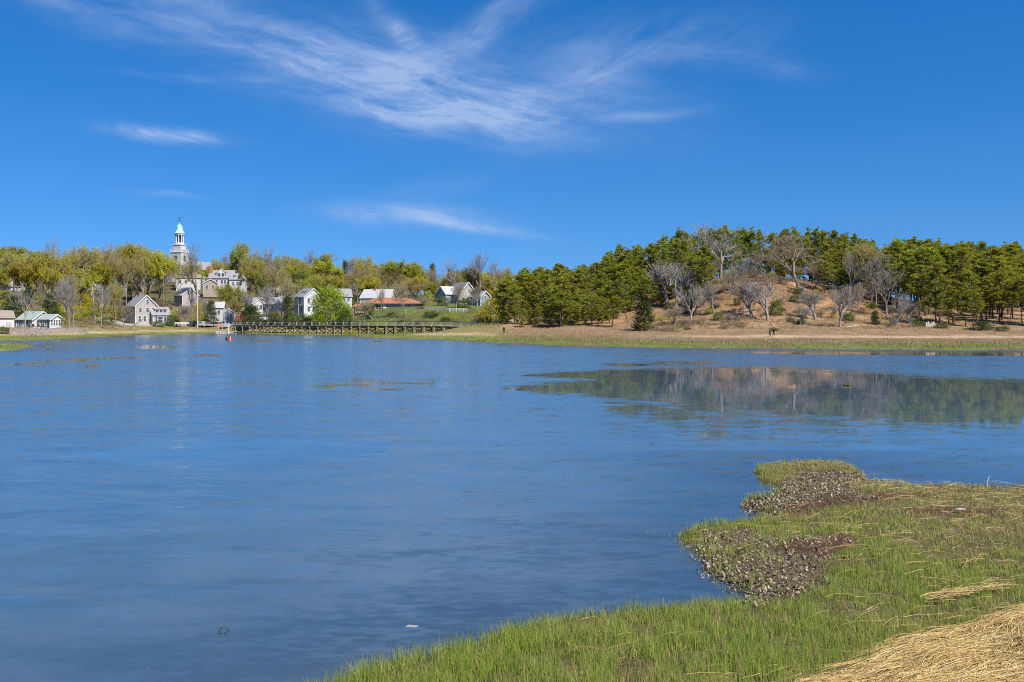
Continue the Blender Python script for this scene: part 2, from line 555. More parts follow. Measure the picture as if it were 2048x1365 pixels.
straw_px = [(1440, 1390), (1560, 1358), (1640, 1336), (1700, 1318), (1770, 1278), (1840, 1256), (1920, 1236), (2048, 1205), (2300, 1160), (2700, 1150), (3400, 1400), (3000, 2400), (1000, 2400), (1250, 1480)]
Zm = 0.20
P_shA = [W2(x, y, .12) for x, y in shellA_px]; P_shB = [W2(x, y, .12) for x, y in shellB_px]
P_mA = [W2(x, y, .16) for x, y in mudA_px]; P_mB = [W2(x, y, .16) for x, y in mudB_px]; P_mC = [W2(x, y, .18) for x, y in mudC_px]
P_st = [W2(x, y, .38) for x, y in straw_px]


def near_sd(x, y):
    return poly_sdf(x, y, near_poly) + (fbm(x * 1.3, y * 0.9, 71) - .5) * .34


def near_height(x, y):
    x = np.asarray(x, float); y = np.asarray(y, float)
    sd = near_sd(x, y)
    st = poly_sdf(x, y, P_st)
    z = .10 * sstep(-.05, .28, sd) + .08 * sstep(.2, 2.5, sd) + (fbm(x * 1.1, y * 1.1, 61) - .5) * .07 * sstep(0, .6, sd)
    z = z + (fbm(x * 4, y * 4, 62) - .5) * .05 * sstep(0, .4, sd)
    z = z + .16 * sstep(-.5, .7, st) + np.clip(st - .5, 0, 12) * .16 + (fbm(x * .9, y * .9, 66) - .5) * .22 * sstep(0, 1.0, st)
    z = np.where(sd > -.02, z, -.02 - .11 * np.minimum(-sd, 6))
    return z


nx_ = np.arange(-13, 30.01, .14); ny_ = np.concatenate([np.arange(-2, 8, .5), np.arange(8, 36, .14)])
NX, NY = np.meshgrid(nx_, ny_, indexing='ij'); ax_, ay_ = NX.ravel(), NY.ravel()
nh = near_height(ax_, ay_)
nsd = near_sd(ax_, ay_)
s1 = np.maximum(poly_sdf(ax_, ay_, P_shA), poly_sdf(ax_, ay_, P_shB))
s2 = np.maximum(np.maximum(poly_sdf(ax_, ay_, P_mA), poly_sdf(ax_, ay_, P_mB)), poly_sdf(ax_, ay_, P_mC))
s3 = poly_sdf(ax_, ay_, P_st)
nb = fbm(ax_ * 2.2, ay_ * 2.2, 81)
ncol = blend(np.tile(C(.105, .085, .035), (len(ax_), 1)), C(.13, .105, .045), sstep(.45, .65, nb))
ncol = blend(ncol, C(.12, .085, .05), sstep(-.2, .15, s1 + (nb - .5) * .4))
ncol = blend(ncol, C(.10, .055, .028), sstep(-.15, .1, s2 + (nb - .5) * .5))
ncol = blend(ncol, C(.30, .205, .10), sstep(-.15, .2, s3 + (nb - .5) * .4))
ncol = blend(ncol, C(.055, .042, .028), sstep(.16, .0, nsd) * .8)
ncol = np.where(nsd[:, None] < 0, blend(np.tile(C(.30, .28, .25), (len(ax_), 1)), C(.11, .11, .11), sstep(.46, .62, fbm(ax_ * .7, ay_ * .7, 91))), ncol)
MARSH = groundmat('marsh mud', 14, .5, 1.0, 9)
me = mesh_np('marsh_ground', np.stack([ax_, ay_, nh], 1), grid_faces(len(nx_), len(ny_)), 4, [MARSH], ncol, True)
marsh_ground = link('marsh_ground', me, kind='structure')

# ------------------------------------------------------------------ water
wx = np.concatenate([[-4000, -2000, -1000, -600, -400], np.arange(-300, -12, 3.0), np.arange(-12, 30, .4), np.arange(30, 301, 3.0), [400, 600, 1000, 2000, 4000]])
wy = np.concatenate([[-300, -100, -40, -15], np.arange(-5, 8, 1.0), np.arange(8, 40, .3), np.arange(40, 120, 1.0), np.arange(120, 330, 2.5), [400, 700]])
WX, WY = np.meshgrid(wx, wy, indexing='ij'); bx_, by_ = WX.ravel(), WY.ravel()
dn = -near_sd(bx_, by_)
_, fs_ = far_height(bx_, by_)
dist = np.minimum(dn, -fs_ * 0.6)
# sheltered water in the lee of the wooded hill lies smooth; this marks it out on the surface
yy = np.maximum(by_, 4)
wpx = bx_ / yy * F + 1024
wpy = HY + EYE / yy * F
calm_poly = [(1010, 778), (1130, 770), (1290, 758), (1330, 748), (1400, 741), (1560, 742), (1700, 748), (1850, 758), (2048, 766), (2700, 780), (2700, 850), (2048, 846), (1900, 838), (1700, 832), (1560, 826), (1400, 808), (1250, 795), (1120, 784)]
c_main = poly_sdf(wpx, wpy, calm_poly)
c_2 = poly_sdf(wpx, wpy, [(1040, 752), (1150, 744), (1290, 738), (1480, 736), (1500, 742), (1300, 756), (1180, 758)])
c_3 = poly_sdf(wpx, wpy, [(1200, 728), (1330, 722), (1460, 722), (1400, 731), (1250, 735)])
c_4 = poly_sdf(wpx, wpy, [(1450, 704), (1700, 704), (2048, 705), (2600, 708), (2600, 714), (2048, 712), (1600, 709)])
c_low = poly_sdf(wpx, wpy, [(1150, 790), (1400, 808), (1700, 830), (2048, 845), (2700, 850), (2700, 905), (1900, 905), (1600, 890), (1350, 870)])
c_l1 = poly_sdf(wpx, wpy, [(0, 728), (130, 718), (300, 712), (300, 716), (150, 726), (0, 738)])
c_l2 = poly_sdf(wpx, wpy, [(255, 695), (300, 690), (360, 690), (350, 700), (290, 700)])
c_l3 = poly_sdf(wpx, wpy, [(60, 692), (200, 688), (240, 681), (150, 692), (110, 702), (60, 700)])
c_l4 = poly_sdf(wpx, wpy, [(560, 770), (700, 756), (900, 760), (960, 770), (880, 785), (700, 786)])
c_l5 = poly_sdf(wpx, wpy, [(150, 900), (420, 878), (760, 885), (800, 905), (500, 930), (250, 930)])
calm = np.maximum.reduce([sstep(-24, 12, c_main), .75 * sstep(-10, 6, c_2), .55 * sstep(-7, 4, c_3), .8 * sstep(-4, 2, c_4),
                          .58 * sstep(-34, 6, c_low), .55 * sstep(-4, 3, c_l1), .6 * sstep(-4, 3, c_l2), .5 * sstep(-4, 3, c_l3), .45 * sstep(-10, 6, c_l4), .6 * sstep(-22, 8, c_l5)])
wat = bpy.data.materials.new('tidal water')
wat.use_nodes = True
t = NT(wat.node_tree)
geo = t.node('ShaderNodeNewGeometry')
pos = geo.outputs['Position']
at_ = t.node('ShaderNodeAttribute', attribute_name='Col')
sp_ = t.node('ShaderNodeSeparateColor')
t.link(at_.outputs['Color'], sp_.inputs[0])
shallow, calm_s = sp_.outputs[0], sp_.outputs[1]
# wind patches break up the edge of the smooth water
patch = t.noise(t.v('MULTIPLY', pos, (.055, .11, 1)), 1.0, 5, .6, .4)
patch2 = t.noise(t.v('MULTIPLY', pos, (.5, .6, 1)), 1.0, 3, .6)
cs = t.smooth(t.m('ADD', calm_s, t.m('ADD', t.m('MULTIPLY', t.m('SUBTRACT', patch, .5), .9), t.m('MULTIPLY', t.m('SUBTRACT', patch2, .5), .95))), .30, .72)
px_, py_, pz_ = t.sep(pos)
nearf = t.smooth(py_, 95.0, 35.0)
streak = t.noise(t.v('MULTIPLY', pos, (.22, .55, 1)), 1.0, 6, .7, .3)
windp = t.m('MULTIPLY', t.lin(patch, .3, .7, .7, 1.3), t.lin(streak, .3, .7, .45, 1.55))
amp = t.m('MULTIPLY', t.m('ADD', t.m('MULTIPLY', t.m('SUBTRACT', 1.0, cs), .098), .0040), windp)
amp = t.m('MULTIPLY', amp, t.m('SUBTRACT', 1.0, t.m('MULTIPLY', nearf, .34)))
r1 = t.v('SUBTRACT', t.noise(t.v('MULTIPLY', pos, (.75, 2.3, 1)), 1.0, 4, .6, .5, 1), (.5, .5, .5))
r2 = t.v('SUBTRACT', t.noise(t.v('MULTIPLY', pos, (3.2, 6.5, 1)), 1.0, 3, .6, .3, 1), (.5, .5, .5))
r3 = t.v('SUBTRACT', t.noise(t.v('MULTIPLY', pos, (.35, .8, 1)), 1.0, 2, .5, .3, 1), (.5, .5, .5))
rsum = t.v('ADD', t.v('ADD', t.v('SCALE', r1, 3.4), t.v('SCALE', r2, 3.4)), t.v('SCALE', r3, 1.2))
sl = t.sep(t.v('SCALE', rsum, amp))
# ripples driven across the creek show their steeper faces to the near shore
steep = t.m('MULTIPLY', t.m('MULTIPLY', amp, t.m('SUBTRACT', 1.0, cs)), t.lin(py_, 20.0, 110.0, -.10, -.62))
nrm = t.v('NORMALIZE', t.xyz(t.m('MULTIPLY', sl[0], .6), t.m('ADD', t.m('MULTIPLY', sl[1], .8), steep), 1.0))
gl = t.node('ShaderNodeBsdfGlossy', {'Color': (.97, .97, .97, 1), 'Roughness': t.lin(cs, 0, 1, .14, .03), 'Normal': nrm})
fr = t.node('ShaderNodeFresnel', {'IOR': 1.46, 'Normal': nrm})
murkn = t.noise(t.v('MULTIPLY', pos, (.32, .6, 1)), 1.0, 6, .66, .4)
murk = t.node('ShaderNodeBsdfDiffuse', {'Color': t.mix(t.smooth(murkn, .3, .7), (.050, .096, .142), (.078, .122, .160))})
tr = t.node('ShaderNodeBsdfTransparent', {'Color': (.60, .70, .86, 1)})
body = t.node('ShaderNodeMixShader', {0: t.m('MULTIPLY', shallow, .55), 1: murk.outputs[0], 2: tr.outputs[0]})
mx = t.node('ShaderNodeMixShader', {0: fr.outputs[0], 1: body.outputs[0], 2: gl.outputs[0]})
o = t.node('ShaderNodeOutputMaterial')
t.link(mx.outputs[0], o.inputs[0])
wcol = np.stack([np.exp(-np.clip(dist, 0, 60) / 2.6), calm, np.zeros_like(calm)], 1)
me = mesh_np('water', np.stack([bx_, by_, np.zeros_like(bx_)], 1), grid_faces(len(wx), len(wy)), 4, [wat], wcol, True)
water = link('water', me, kind='structure')


# ------------------------------------------------------------------ near grass, shells, straw
def blades(P, H, Wd, lean_dir, lean, colr, segs=2, tip=None):
    """P (n,3) roots; ribbons that taper to a point and bend over"""
    n = len(P)
    ang = RNG.uniform(0, math.pi, n)
    side = np.stack([np.cos(ang), np.sin(ang) * .6, np.zeros(n)], 1)
    ld = np.stack([np.cos(lean_dir), np.sin(lean_dir), np.zeros(n)], 1)
    Vs, Cs = [], []
    for s in range(segs):
        f = s / segs
        c = P + np.stack([np.zeros(n), np.zeros(n), H * f * (1 - .25 * lean * f)], 1) + ld * (H * lean * f ** 1.8)[:, None]
        wd = (Wd * (1 - .55 * f) * .5)[:, None]
        Vs += [c - side * wd, c + side * wd]
        Cs += [colr, colr]
    c = P + np.stack([np.zeros(n), np.zeros(n), H * (1 - .25 * lean)], 1) + ld * (H * lean)[:, None]
    Vs.append(c)
    Cs.append(colr * 1.0 if tip is None else tip)
    k = 2 * segs + 1
    V = np.stack(Vs, 1).reshape(-1, 3); Cc = np.stack(Cs, 1).reshape(-1, 3)
    base = (np.arange(n) * k)[:, None]
    T = []
    for s in range(segs - 1):
        a = 2 * s
        T += [[a, a + 1, a + 3], [a, a + 3, a + 2]]
    a = 2 * (segs - 1)
    T.append([a, a + 1, a + 2])
    T = (base[:, :, None] + np.array(T)[None]).reshape(-1, 3) if False else (base[:, None, :] + np.array(T)[None]).reshape(-1, 3)
    return V, T, Cc


GRASSM = leafmat('marsh grass blades', (0, 0, 0), (0, 0, 0), attr=True, trans=.28)
STRAWM = leafmat('dry straw', (0, 0, 0), (0, 0, 0), attr=True, trans=.12)


def join(parts):
    off = 0; Vs = []; Ts = []; Cs = []
    for V, T, c in parts:
        Vs.append(V); Ts.append(T + off); Cs.append(c); off += len(V)
    return np.concatenate(Vs), np.concatenate(Ts), np.concatenate(Cs)


# candidates: denser near the viewer
cand = []
for (y0, y1, x0, x1, dens) in [(8.2, 13, -3.5, 9, 2600), (13, 17, -1.5, 10.5, 1900), (17, 22, 1.5, 12.5, 1300), (22, 33, 4, 18, 850)]:
    n = int((y1 - y0) * (x1 - x0) * dens)
    cand.append(np.stack([RNG.uniform(x0, x1, n), RNG.uniform(y0, y1, n)], 1))
cand = np.concatenate(cand)
gx2, gy2 = cand[:, 0], cand[:, 1]
g_sd = near_sd(gx2, gy2)
g_sh = np.maximum(poly_sdf(gx2, gy2, P_shA), poly_sdf(gx2, gy2, P_shB))
g_md = np.maximum(np.maximum(poly_sdf(gx2, gy2, P_mA), poly_sdf(gx2, gy2, P_mB)), poly_sdf(gx2, gy2, P_mC))
g_st = poly_sdf(gx2, gy2, P_st)
cl = fbm(gx2 * 3.1, gy2 * 3.1, 101)
cl2 = fbm(gx2 * .8, gy2 * .8, 102)
prob = (.22 + .78 * sstep(.38, .58, cl)) * sstep(-.02, .10, g_sd)
# thin fringe standing in the water
prob = np.maximum(prob, .06 * sstep(-.75, -.1, g_sd) * sstep(.45, .62, cl2))
prob *= 1 - (.95 - .5 * sstep(.52, .66, cl2)) * sstep(-.15, .2, g_sh + (cl - .5) * 1.1)
prob *= 1 - .85 * sstep(-.05, .12, g_md + (cl - .5) * .5)
prob *= 1 - .97 * sstep(-.25, .25, g_st + (cl2 - .5) * .5)
prob *= 1 - .45 * sstep(14, 22, gy2) * sstep(4.5, 8, gx2)
keep = RNG.random(len(cand)) < prob
gx2, gy2, cl, cl2, g_sd, g_st = gx2[keep], gy2[keep], cl[keep], cl2[keep], g_sd[keep], g_st[keep]
n = len(gx2)
gz2 = near_height(gx2, gy2)
gz2 = np.where(g_sd < 0, np.maximum(gz2, -.12), gz2) - .01
dryness = np.clip(sstep(2.0, 9, gx2) * sstep(12, 19, gy2) * .75 + sstep(-1.6, .2, g_st) * .35 + (cl2 - .5) * .9, 0, 1)
tall = (.06 + .115 * RNG.random(n) ** 1.5) * (1 + 1.1 * (cl - .5)) * (1 + .6 * sstep(14.5, 9.5, gy2)) * (1 - .3 * dryness)
tall = tall * np.where((gy2 > 22) & (gx2 < 9.5), 1.25, 1) * np.where(g_sd < .35, 1.15, 1)
c0 = np.array([.15, .235, .025]); c1_ = np.array([.28, .33, .05]); c2_ = np.array([.40, .30, .13])
u_ = RNG.random(n)
colr = c0[None] * (1 - u_[:, None]) + c1_[None] * u_[:, None]
dm = (RNG.random(n) < .12 + .6 * dryness)
colr = np.where(dm[:, None], c2_[None] * RNG.uniform(.6, 1.15, n)[:, None], colr) * RNG.uniform(.75, 1.2, n)[:, None]
wd_ = np.where(gy2 > 17, .0085, .0062) * RNG.uniform(.8, 1.3, n)
G1 = blades(np.stack([gx2, gy2, gz2], 1), tall, wd_, RNG.uniform(0, 6.28, n) * .55 + RNG.normal(0.4, .5, n), np.clip(np.abs(RNG.normal(.12, .2, n)) + dm * RNG.uniform(0, .6, n), 0, 1.1), colr)
V, T, Cc = G1
link('marsh_grass', mesh_np('marsh_grass', V, T, 3, [GRASSM], Cc), label='short bright green marsh grass covering the near bank', cat='grass', kind='stuff')


def strands(x, y, z0, ang, L, wid, colr, sag=.02, segs=4, pitch=None, curl=None):
    """long thin stems lying on the ground: two-sided ribbons with a slight roof shape"""
    n = len(x)
    Vs, Cs = [], []
    px, py = x.copy(), y.copy()
    a = ang.copy()
    bend = RNG.normal(0, .16, n) if curl is None else curl
    ph = RNG.uniform(0, 6.28, n)
    for s in range(segs + 1):
        f = s / segs
        hz = near_height(px, py) + z0 + np.sin(f * 3.1 + ph * .15) * sag * RNG.uniform(.3, 1, n)
        if pitch is not None:
            hz = hz + pitch * f * L
        nxv, nyv = -np.sin(a), np.cos(a)
        wd = wid * .5 * (1 - .5 * f)
        c = np.stack([px, py, hz], 1)
        sd = np.stack([nxv * wd, nyv * wd, -wd * .35], 1)
        sd2 = np.stack([-nxv * wd, -nyv * wd, -wd * .35], 1)
        Vs += [c + sd, c + np.array([0, 0, 1]) * (wd * .6)[:, None], c + sd2]
        Cs += [colr] * 3
        px = px + np.cos(a) * L / segs; py = py + np.sin(a) * L / segs
        a = a + bend
    k = 3 * (segs + 1)
    V = np.stack(Vs, 1).reshape(-1, 3); Cc = np.stack(Cs, 1).reshape(-1, 3)
    T = []
    for s in range(segs):
        for q in (0, 1):
            p = 3 * s + q
            T += [[p, p + 3, p + 4], [p, p + 4, p + 1]]
    T = ((np.arange(n) * k)[:, None, None] + np.array(T)[None]).reshape(-1, 3)
    return V, T, Cc


def straw_cols(n):
    u = RNG.random(n)[:, None]
    c = np.array([.54, .38, .135]) * (1 - u) + np.array([.37, .24, .08]) * u
    pale = RNG.random(n) < .16
    c = np.where(pale[:, None], np.array([.64, .52, .28]), c)
    dk = RNG.random(n) < .14
    c = np.where(dk[:, None], np.array([.15, .095, .045]), c)
    return c * RNG.uniform(.75, 1.2, n)[:, None]


n = 46000
sx_ = RNG.uniform(1.5, 9.5, n); sy_ = RNG.uniform(8.2, 15.5, n)
sd_ = poly_sdf(sx_, sy_, P_st)
lay = fbm(sx_ * .9, sy_ * .9, 131)
keep = RNG.random(n) < sstep(-.22, .3, sd_ + (fbm(sx_ * 1.7, sy_ * 1.7, 132) - .5) * .5)
sx_, sy_, sd_, lay = sx_[keep], sy_[keep], sd_[keep], lay[keep]
n = len(sx_)
swirl = (fbm(sx_ * .55, sy_ * .55, 133) - .5) * 2.6
ang = R(33) + swirl + RNG.normal(0, .20, n) + np.where(RNG.random(n) < .12, RNG.uniform(-1.2, 1.2, n), 0) + np.pi * (RNG.random(n) < .5)
S1 = strands(sx_, sy_, RNG.uniform(.0, .055, n) + .015, ang, RNG.uniform(.22, .85, n), RNG.uniform(.0045, .0085, n), straw_cols(n), sag=.035, segs=3)
# bent dry stems lying over the green grass
n = 7000
tx = RNG.uniform(-1, 12, n); ty = RNG.uniform(9, 27, n)
tsd = near_sd(tx, ty); tst = poly_sdf(tx, ty, P_st)
pr = sstep(.1, .6, tsd) * (.10 + .75 * sstep(3, 7, tx) * sstep(11.5, 17, ty) + .8 * sstep(-2.2, -.2, tst)) * sstep(.35, .6, fbm(tx * .7, ty * .7, 141))
keep = RNG.random(n) < pr
tx, ty = tx[keep], ty[keep]; n = len(tx)
S2 = strands(tx, ty, RNG.uniform(.06, .13, n), R(28) + RNG.normal(0, .55, n) + np.pi * (RNG.random(n) < .5), RNG.uniform(.15, .6, n), RNG.uniform(.004, .008, n), straw_cols(n), sag=.03, segs=3, pitch=RNG.normal(0, .06, n))
# one drift of straw left on the grass
n = 130
f_ = RNG.random(n)
a0 = np.array(W2(1845, 1198, .3)); a1 = np.array(W2(1990, 1168, .3))
S3 = strands(a0[0] + (a1[0] - a0[0]) * f_ + RNG.normal(0, .04, n), a0[1] + (a1[1] - a0[1]) * f_ + RNG.normal(0, .07, n), RNG.uniform(.07, .13, n),
             np.full(n, math.atan2(a1[1] - a0[1], a1[0] - a0[0])) + RNG.normal(0, .14, n), RNG.uniform(.2, .6, n), RNG.uniform(.005, .009, n), straw_cols(n), sag=.02)
V, T, Cc = join([S1, S2, S3])
link('straw_thatch', mesh_np('straw_thatch', V, T, 3, [STRAWM], Cc), label='mat of dry golden straw washed up on the near bank', cat='straw', kind='stuff')


def shells(px, py, pz, size, colr, tilt=.5):
    """oyster shells: small irregular cupped plates, a fan of six with a raised boss"""
    n = len(px)
    k = 7
    ang = RNG.uniform(0, 6.28, n)
    th = np.arange(k) / k * 2 * math.pi
    rad = RNG.uniform(.75, 1.2, (n, k))
    lx = np.cos(th)[None] * rad * 1.0 * size[:, None]
    ly = np.sin(th)[None] * rad * .55 * size[:, None]
    lz = RNG.uniform(-.12, .12, (n, k)) * size[:, None]
    tx = RNG.normal(0, tilt, n); ty = RNG.normal(0, tilt, n)
    ctr = np.stack([np.zeros(n), np.zeros(n), .28 * size], 1)
    loc = np.concatenate([np.stack([lx, ly, lz], 2), ctr[:, None, :]], 1)
    z = loc[:, :, 2] + loc[:, :, 0] * np.tan(np.clip(tx, -.9, .9))[:, None] + loc[:, :, 1] * np.tan(np.clip(ty, -.9, .9))[:, None]
    ca, sa = np.cos(ang)[:, None], np.sin(ang)[:, None]
    X = loc[:, :, 0] * ca - loc[:, :, 1] * sa + px[:, None]
    Yv = loc[:, :, 0] * sa + loc[:, :, 1] * ca + py[:, None]
    V = np.stack([X, Yv, z + pz[:, None]], 2).reshape(-1, 3)
    T = np.array([[i, (i + 1) % k, k] for i in range(k)])
    T = ((np.arange(n) * (k + 1))[:, None, None] + T[None]).reshape(-1, 3)
    Cc = np.repeat(colr, k + 1, axis=0)
    return V, T, Cc


def shell_cols(n):
    u = RNG.random(n)[:, None]
    c = np.array([.34, .28, .18]) * (1 - u) + np.array([.17, .125, .07]) * u
    c = np.where((RNG.random(n) < .10)[:, None], np.array([.42, .37, .28]), c)
    c = np.where((RNG.random(n) < .30)[:, None], np.array([.08, .06, .04]), c)
    return c * RNG.uniform(.8, 1.15, n)[:, None]


n = 95000
hx = RNG.uniform(2, 11, n); hy = RNG.uniform(13, 29, n)
hs_ = np.maximum(poly_sdf(hx, hy, P_shA), poly_sdf(hx, hy, P_shB))
hm_ = np.maximum(poly_sdf(hx, hy, P_mA), poly_sdf(hx, hy, P_mB))
hsd = near_sd(hx, hy)
pr = sstep(-.2, .15, hs_ + (fbm(hx * 2, hy * 2, 151) - .5) * .7) * (.45 + .55 * sstep(.8, .1, hsd)) * (1 - .6 * sstep(-.1, .1, hm_)) * (hsd > -.25)
keep = RNG.random(n) < pr
hx, hy = hx[keep], hy[keep]; n = len(hx)
Sh1 = shells(hx, hy, np.maximum(near_height(hx, hy), -.05) + RNG.uniform(.0, .05, n), RNG.uniform(.012, .030, n) * np.where(RNG.random(n) < .06, 1.3, 1), shell_cols(n), .5)
n = 2600
hx = RNG.uniform(-4, 9, n); hy = RNG.uniform(9, 24, n)
hsd = near_sd(hx, hy)
keep = (hsd < -.05) & (hsd > -2.4) & (RNG.random(n) < .5 * np.exp(hsd / .8))
hx, hy = hx[keep], hy[keep]; n = len(hx)
Sh2 = shells(hx, hy, near_height(hx, hy) + .02, RNG.uniform(.02, .055, n), shell_cols(n) * 1.2, .25)
V, T, Cc = join([Sh1, Sh2])
SHELLM = leafmat('oyster shell', (0, 0, 0), (0, 0, 0), attr=True, trans=.0, rough=.55)
link('oyster_shells', mesh_np('oyster_shells', V, T, 3, [SHELLM], Cc), label='bed of pale oyster shells along the near bank', cat='shells', kind='stuff')

# ------------------------------------------------------------------ mesh builder for built things
class MB:
    def __init__(self):
        self.v = []; self.f = []

    def add(self, V, Fc):
        o = len(self.v)
        self.v += [tuple(p) for p in V]
        self.f += [tuple(i + o for i in q) for q in Fc]
        return self

    def box(self, x0, x1, y0, y1, z0, z1):
        V = [(x, y, z) for z in (z0, z1) for y in (y0, y1) for x in (x0, x1)]
        return self.add(V, [(0, 2, 3, 1), (4, 5, 7, 6), (0, 1, 5, 4), (2, 6, 7, 3), (0, 4, 6, 2), (1, 3, 7, 5)])

    def bar(self, a, b, w_, h_=None, up=(0, 0, 1)):
        a = Vector(a); b = Vector(b); h_ = h_ or w_
        dd = (b - a).normalized(); u = Vector(up)
        if abs(dd.dot(u)) > .95: u = Vector((1, 0, 0))
        s = dd.cross(u).normalized(); u = s.cross(dd)
        V = []
        for p in (a, b):
            for (i, j) in ((-1, -1), (1, -1), (1, 1), (-1, 1)):
                V.append(p + s * (i * w_ / 2) + u * (j * h_ / 2))
        return self.add(V, [(3, 2, 1, 0), (4, 5, 6, 7), (0, 1, 5, 4), (1, 2, 6, 5), (2, 3, 7, 6), (3, 0, 4, 7)])

    def tube(self, pts, rads, k=6):
        V, Fc = [], []
        n = len(pts)
        for i, (p, r) in enumerate(zip(pts, rads)):
            p = Vector(p)
            dd = (Vector(pts[min(i + 1, n - 1)]) - Vector(pts[max(i - 1, 0)])).normalized()
            u = Vector((0, 0, 1)) if abs(dd.z) < .9 else Vector((1, 0, 0))
            s = dd.cross(u).normalized(); u = s.cross(dd)
            for j in range(k):
                a = 2 * math.pi * j / k
                V.append(p + s * (math.cos(a) * r) + u * (math.sin(a) * r))
        for i in range(n - 1):
            for j in range(k):
                Fc.append((i * k + j, i * k + (j + 1) % k, (i + 1) * k + (j + 1) % k, (i + 1) * k + j))
        Fc.append(tuple(range(k))[::-1]); Fc.append(tuple((n - 1) * k + j for j in range(k)))
        return self.add(V, Fc)

    def lathe(self, prof, k=16, c=(0, 0, 0)):
        V, Fc = [], []
        for (r, z) in prof:
            for j in range(k):
                a = 2 * math.pi * (j + .5) / k
                V.append((c[0] + r * math.cos(a), c[1] + r * math.sin(a), c[2] + z))
        for i in range(len(prof) - 1):
            for j in range(k):
                Fc.append((i * k + j, i * k + (j + 1) % k, (i + 1) * k + (j + 1) % k, (i + 1) * k + j))
        Fc.append(tuple(range(k))[::-1]); Fc.append(tuple((len(prof) - 1) * k + j for j in range(k)))
        return self.add(V, Fc)

    def mesh(self, name, mats):
        me = bpy.data.meshes.new(name)
        me.from_pydata([tuple(p) for p in self.v], [], self.f)
        for m_ in (mats if isinstance(mats, (list, tuple)) else [mats]):
            me.materials.append(m_)
        me.update()
        return me

    def build(self, name, mat_, parent=None, **kw):
        return link(name, self.mesh(name, mat_), parent, **kw)


def empty(name, loc, rz=0.0, **kw):
    o = link(name, None, **kw)
    o.location = loc
    o.rotation_euler = (0, 0, rz)
    o.empty_display_size = .3
    return o


def copy_tree(o, parent=None):
    c = o.copy()
    COL.objects.link(c)
    c.parent = parent
    for ch in list(o.children):
        copy_tree(ch, c)
    return c


# ------------------------------------------------------------------ trees
BARK = pbr('grey bark', (.21, .185, .15), (.33, .30, .25), 6, .9, .5, objrand=.6)
TWIG = pbr('grey brown twigs', (.23, .18, .11), (.34, .275, .18), 4, .9, objrand=.6)
TWIG_PALE = pbr('pale lichened twigs', (.21, .19, .165), (.31, .285, .25), 4, .9, objrand=.4)
BARK_PINE = pbr('dark pine bark', (.075, .055, .042), (.14, .105, .08), 5, .95, .8, objrand=.4)
BUD = leafmat('yellow green buds', (.36, .35, .018), (.52, .48, .03), 3.5, .45)
BUDG = leafmat('fresh green leaves', (.25, .30, .018), (.38, .40, .03), 3.5, .45)
BUDO = leafmat('olive opening buds', (.31, .275, .03), (.44, .39, .04), 3.5, .45)
LEAF = leafmat('bright young maple leaves', (.19, .26, .015), (.31, .33, .025), 3.0, .35)
PINE = leafmat('pine needles', (.225, .25, .02), (.41, .405, .04), 6.0, .38, .7)
CEDAR = leafmat('cedar foliage', (.045, .065, .015), (.085, .095, .02), 5.0, .12, .5)
EVER = leafmat('dark evergreen foliage', (.04, .06, .015), (.075, .095, .02), 5.0, .15, .6)
SHRUBG = leafmat('green shrub leaves', (.07, .12, .015), (.14, .18, .025), 3.0, .25, 1.0)
SHRUBB = leafmat('brown shrub twigs', (.19, .13, .075), (.29, .21, .13), 3.0, .1, .8)


def np_tubes(seg, k=3):
    """segments (p0, r0, p1, r1) -> vertices, quads"""
    p0 = np.array([s[0] for s in seg]); r0 = np.array([s[1] for s in seg])
    p1 = np.array([s[2] for s in seg]); r1 = np.array([s[3] for s in seg])
    dd = p1 - p0; dd /= (np.linalg.norm(dd, axis=1)[:, None] + 1e-9)
    u = np.where(np.abs(dd[:, 2:3]) < .9, np.array([[0, 0, 1.0]]), np.array([[1.0, 0, 0]]))
    s = np.cross(dd, u); s /= (np.linalg.norm(s, axis=1)[:, None] + 1e-9)
    u = np.cross(s, dd)
    Vs = []
    for (p, r) in ((p0, r0), (p1, r1)):
        for j in range(k):
            a = 2 * math.pi * j / k
            Vs.append(p + s * (math.cos(a) * r)[:, None] + u * (math.sin(a) * r)[:, None])
    V = np.stack(Vs, 1).reshape(-1, 3)
    Q = np.array([[j, (j + 1) % k, k + (j + 1) % k, k + j] for j in range(k)])
    Q = ((np.arange(len(seg)) * 2 * k)[:, None, None] + Q[None]).reshape(-1, 4)
    return V, Q


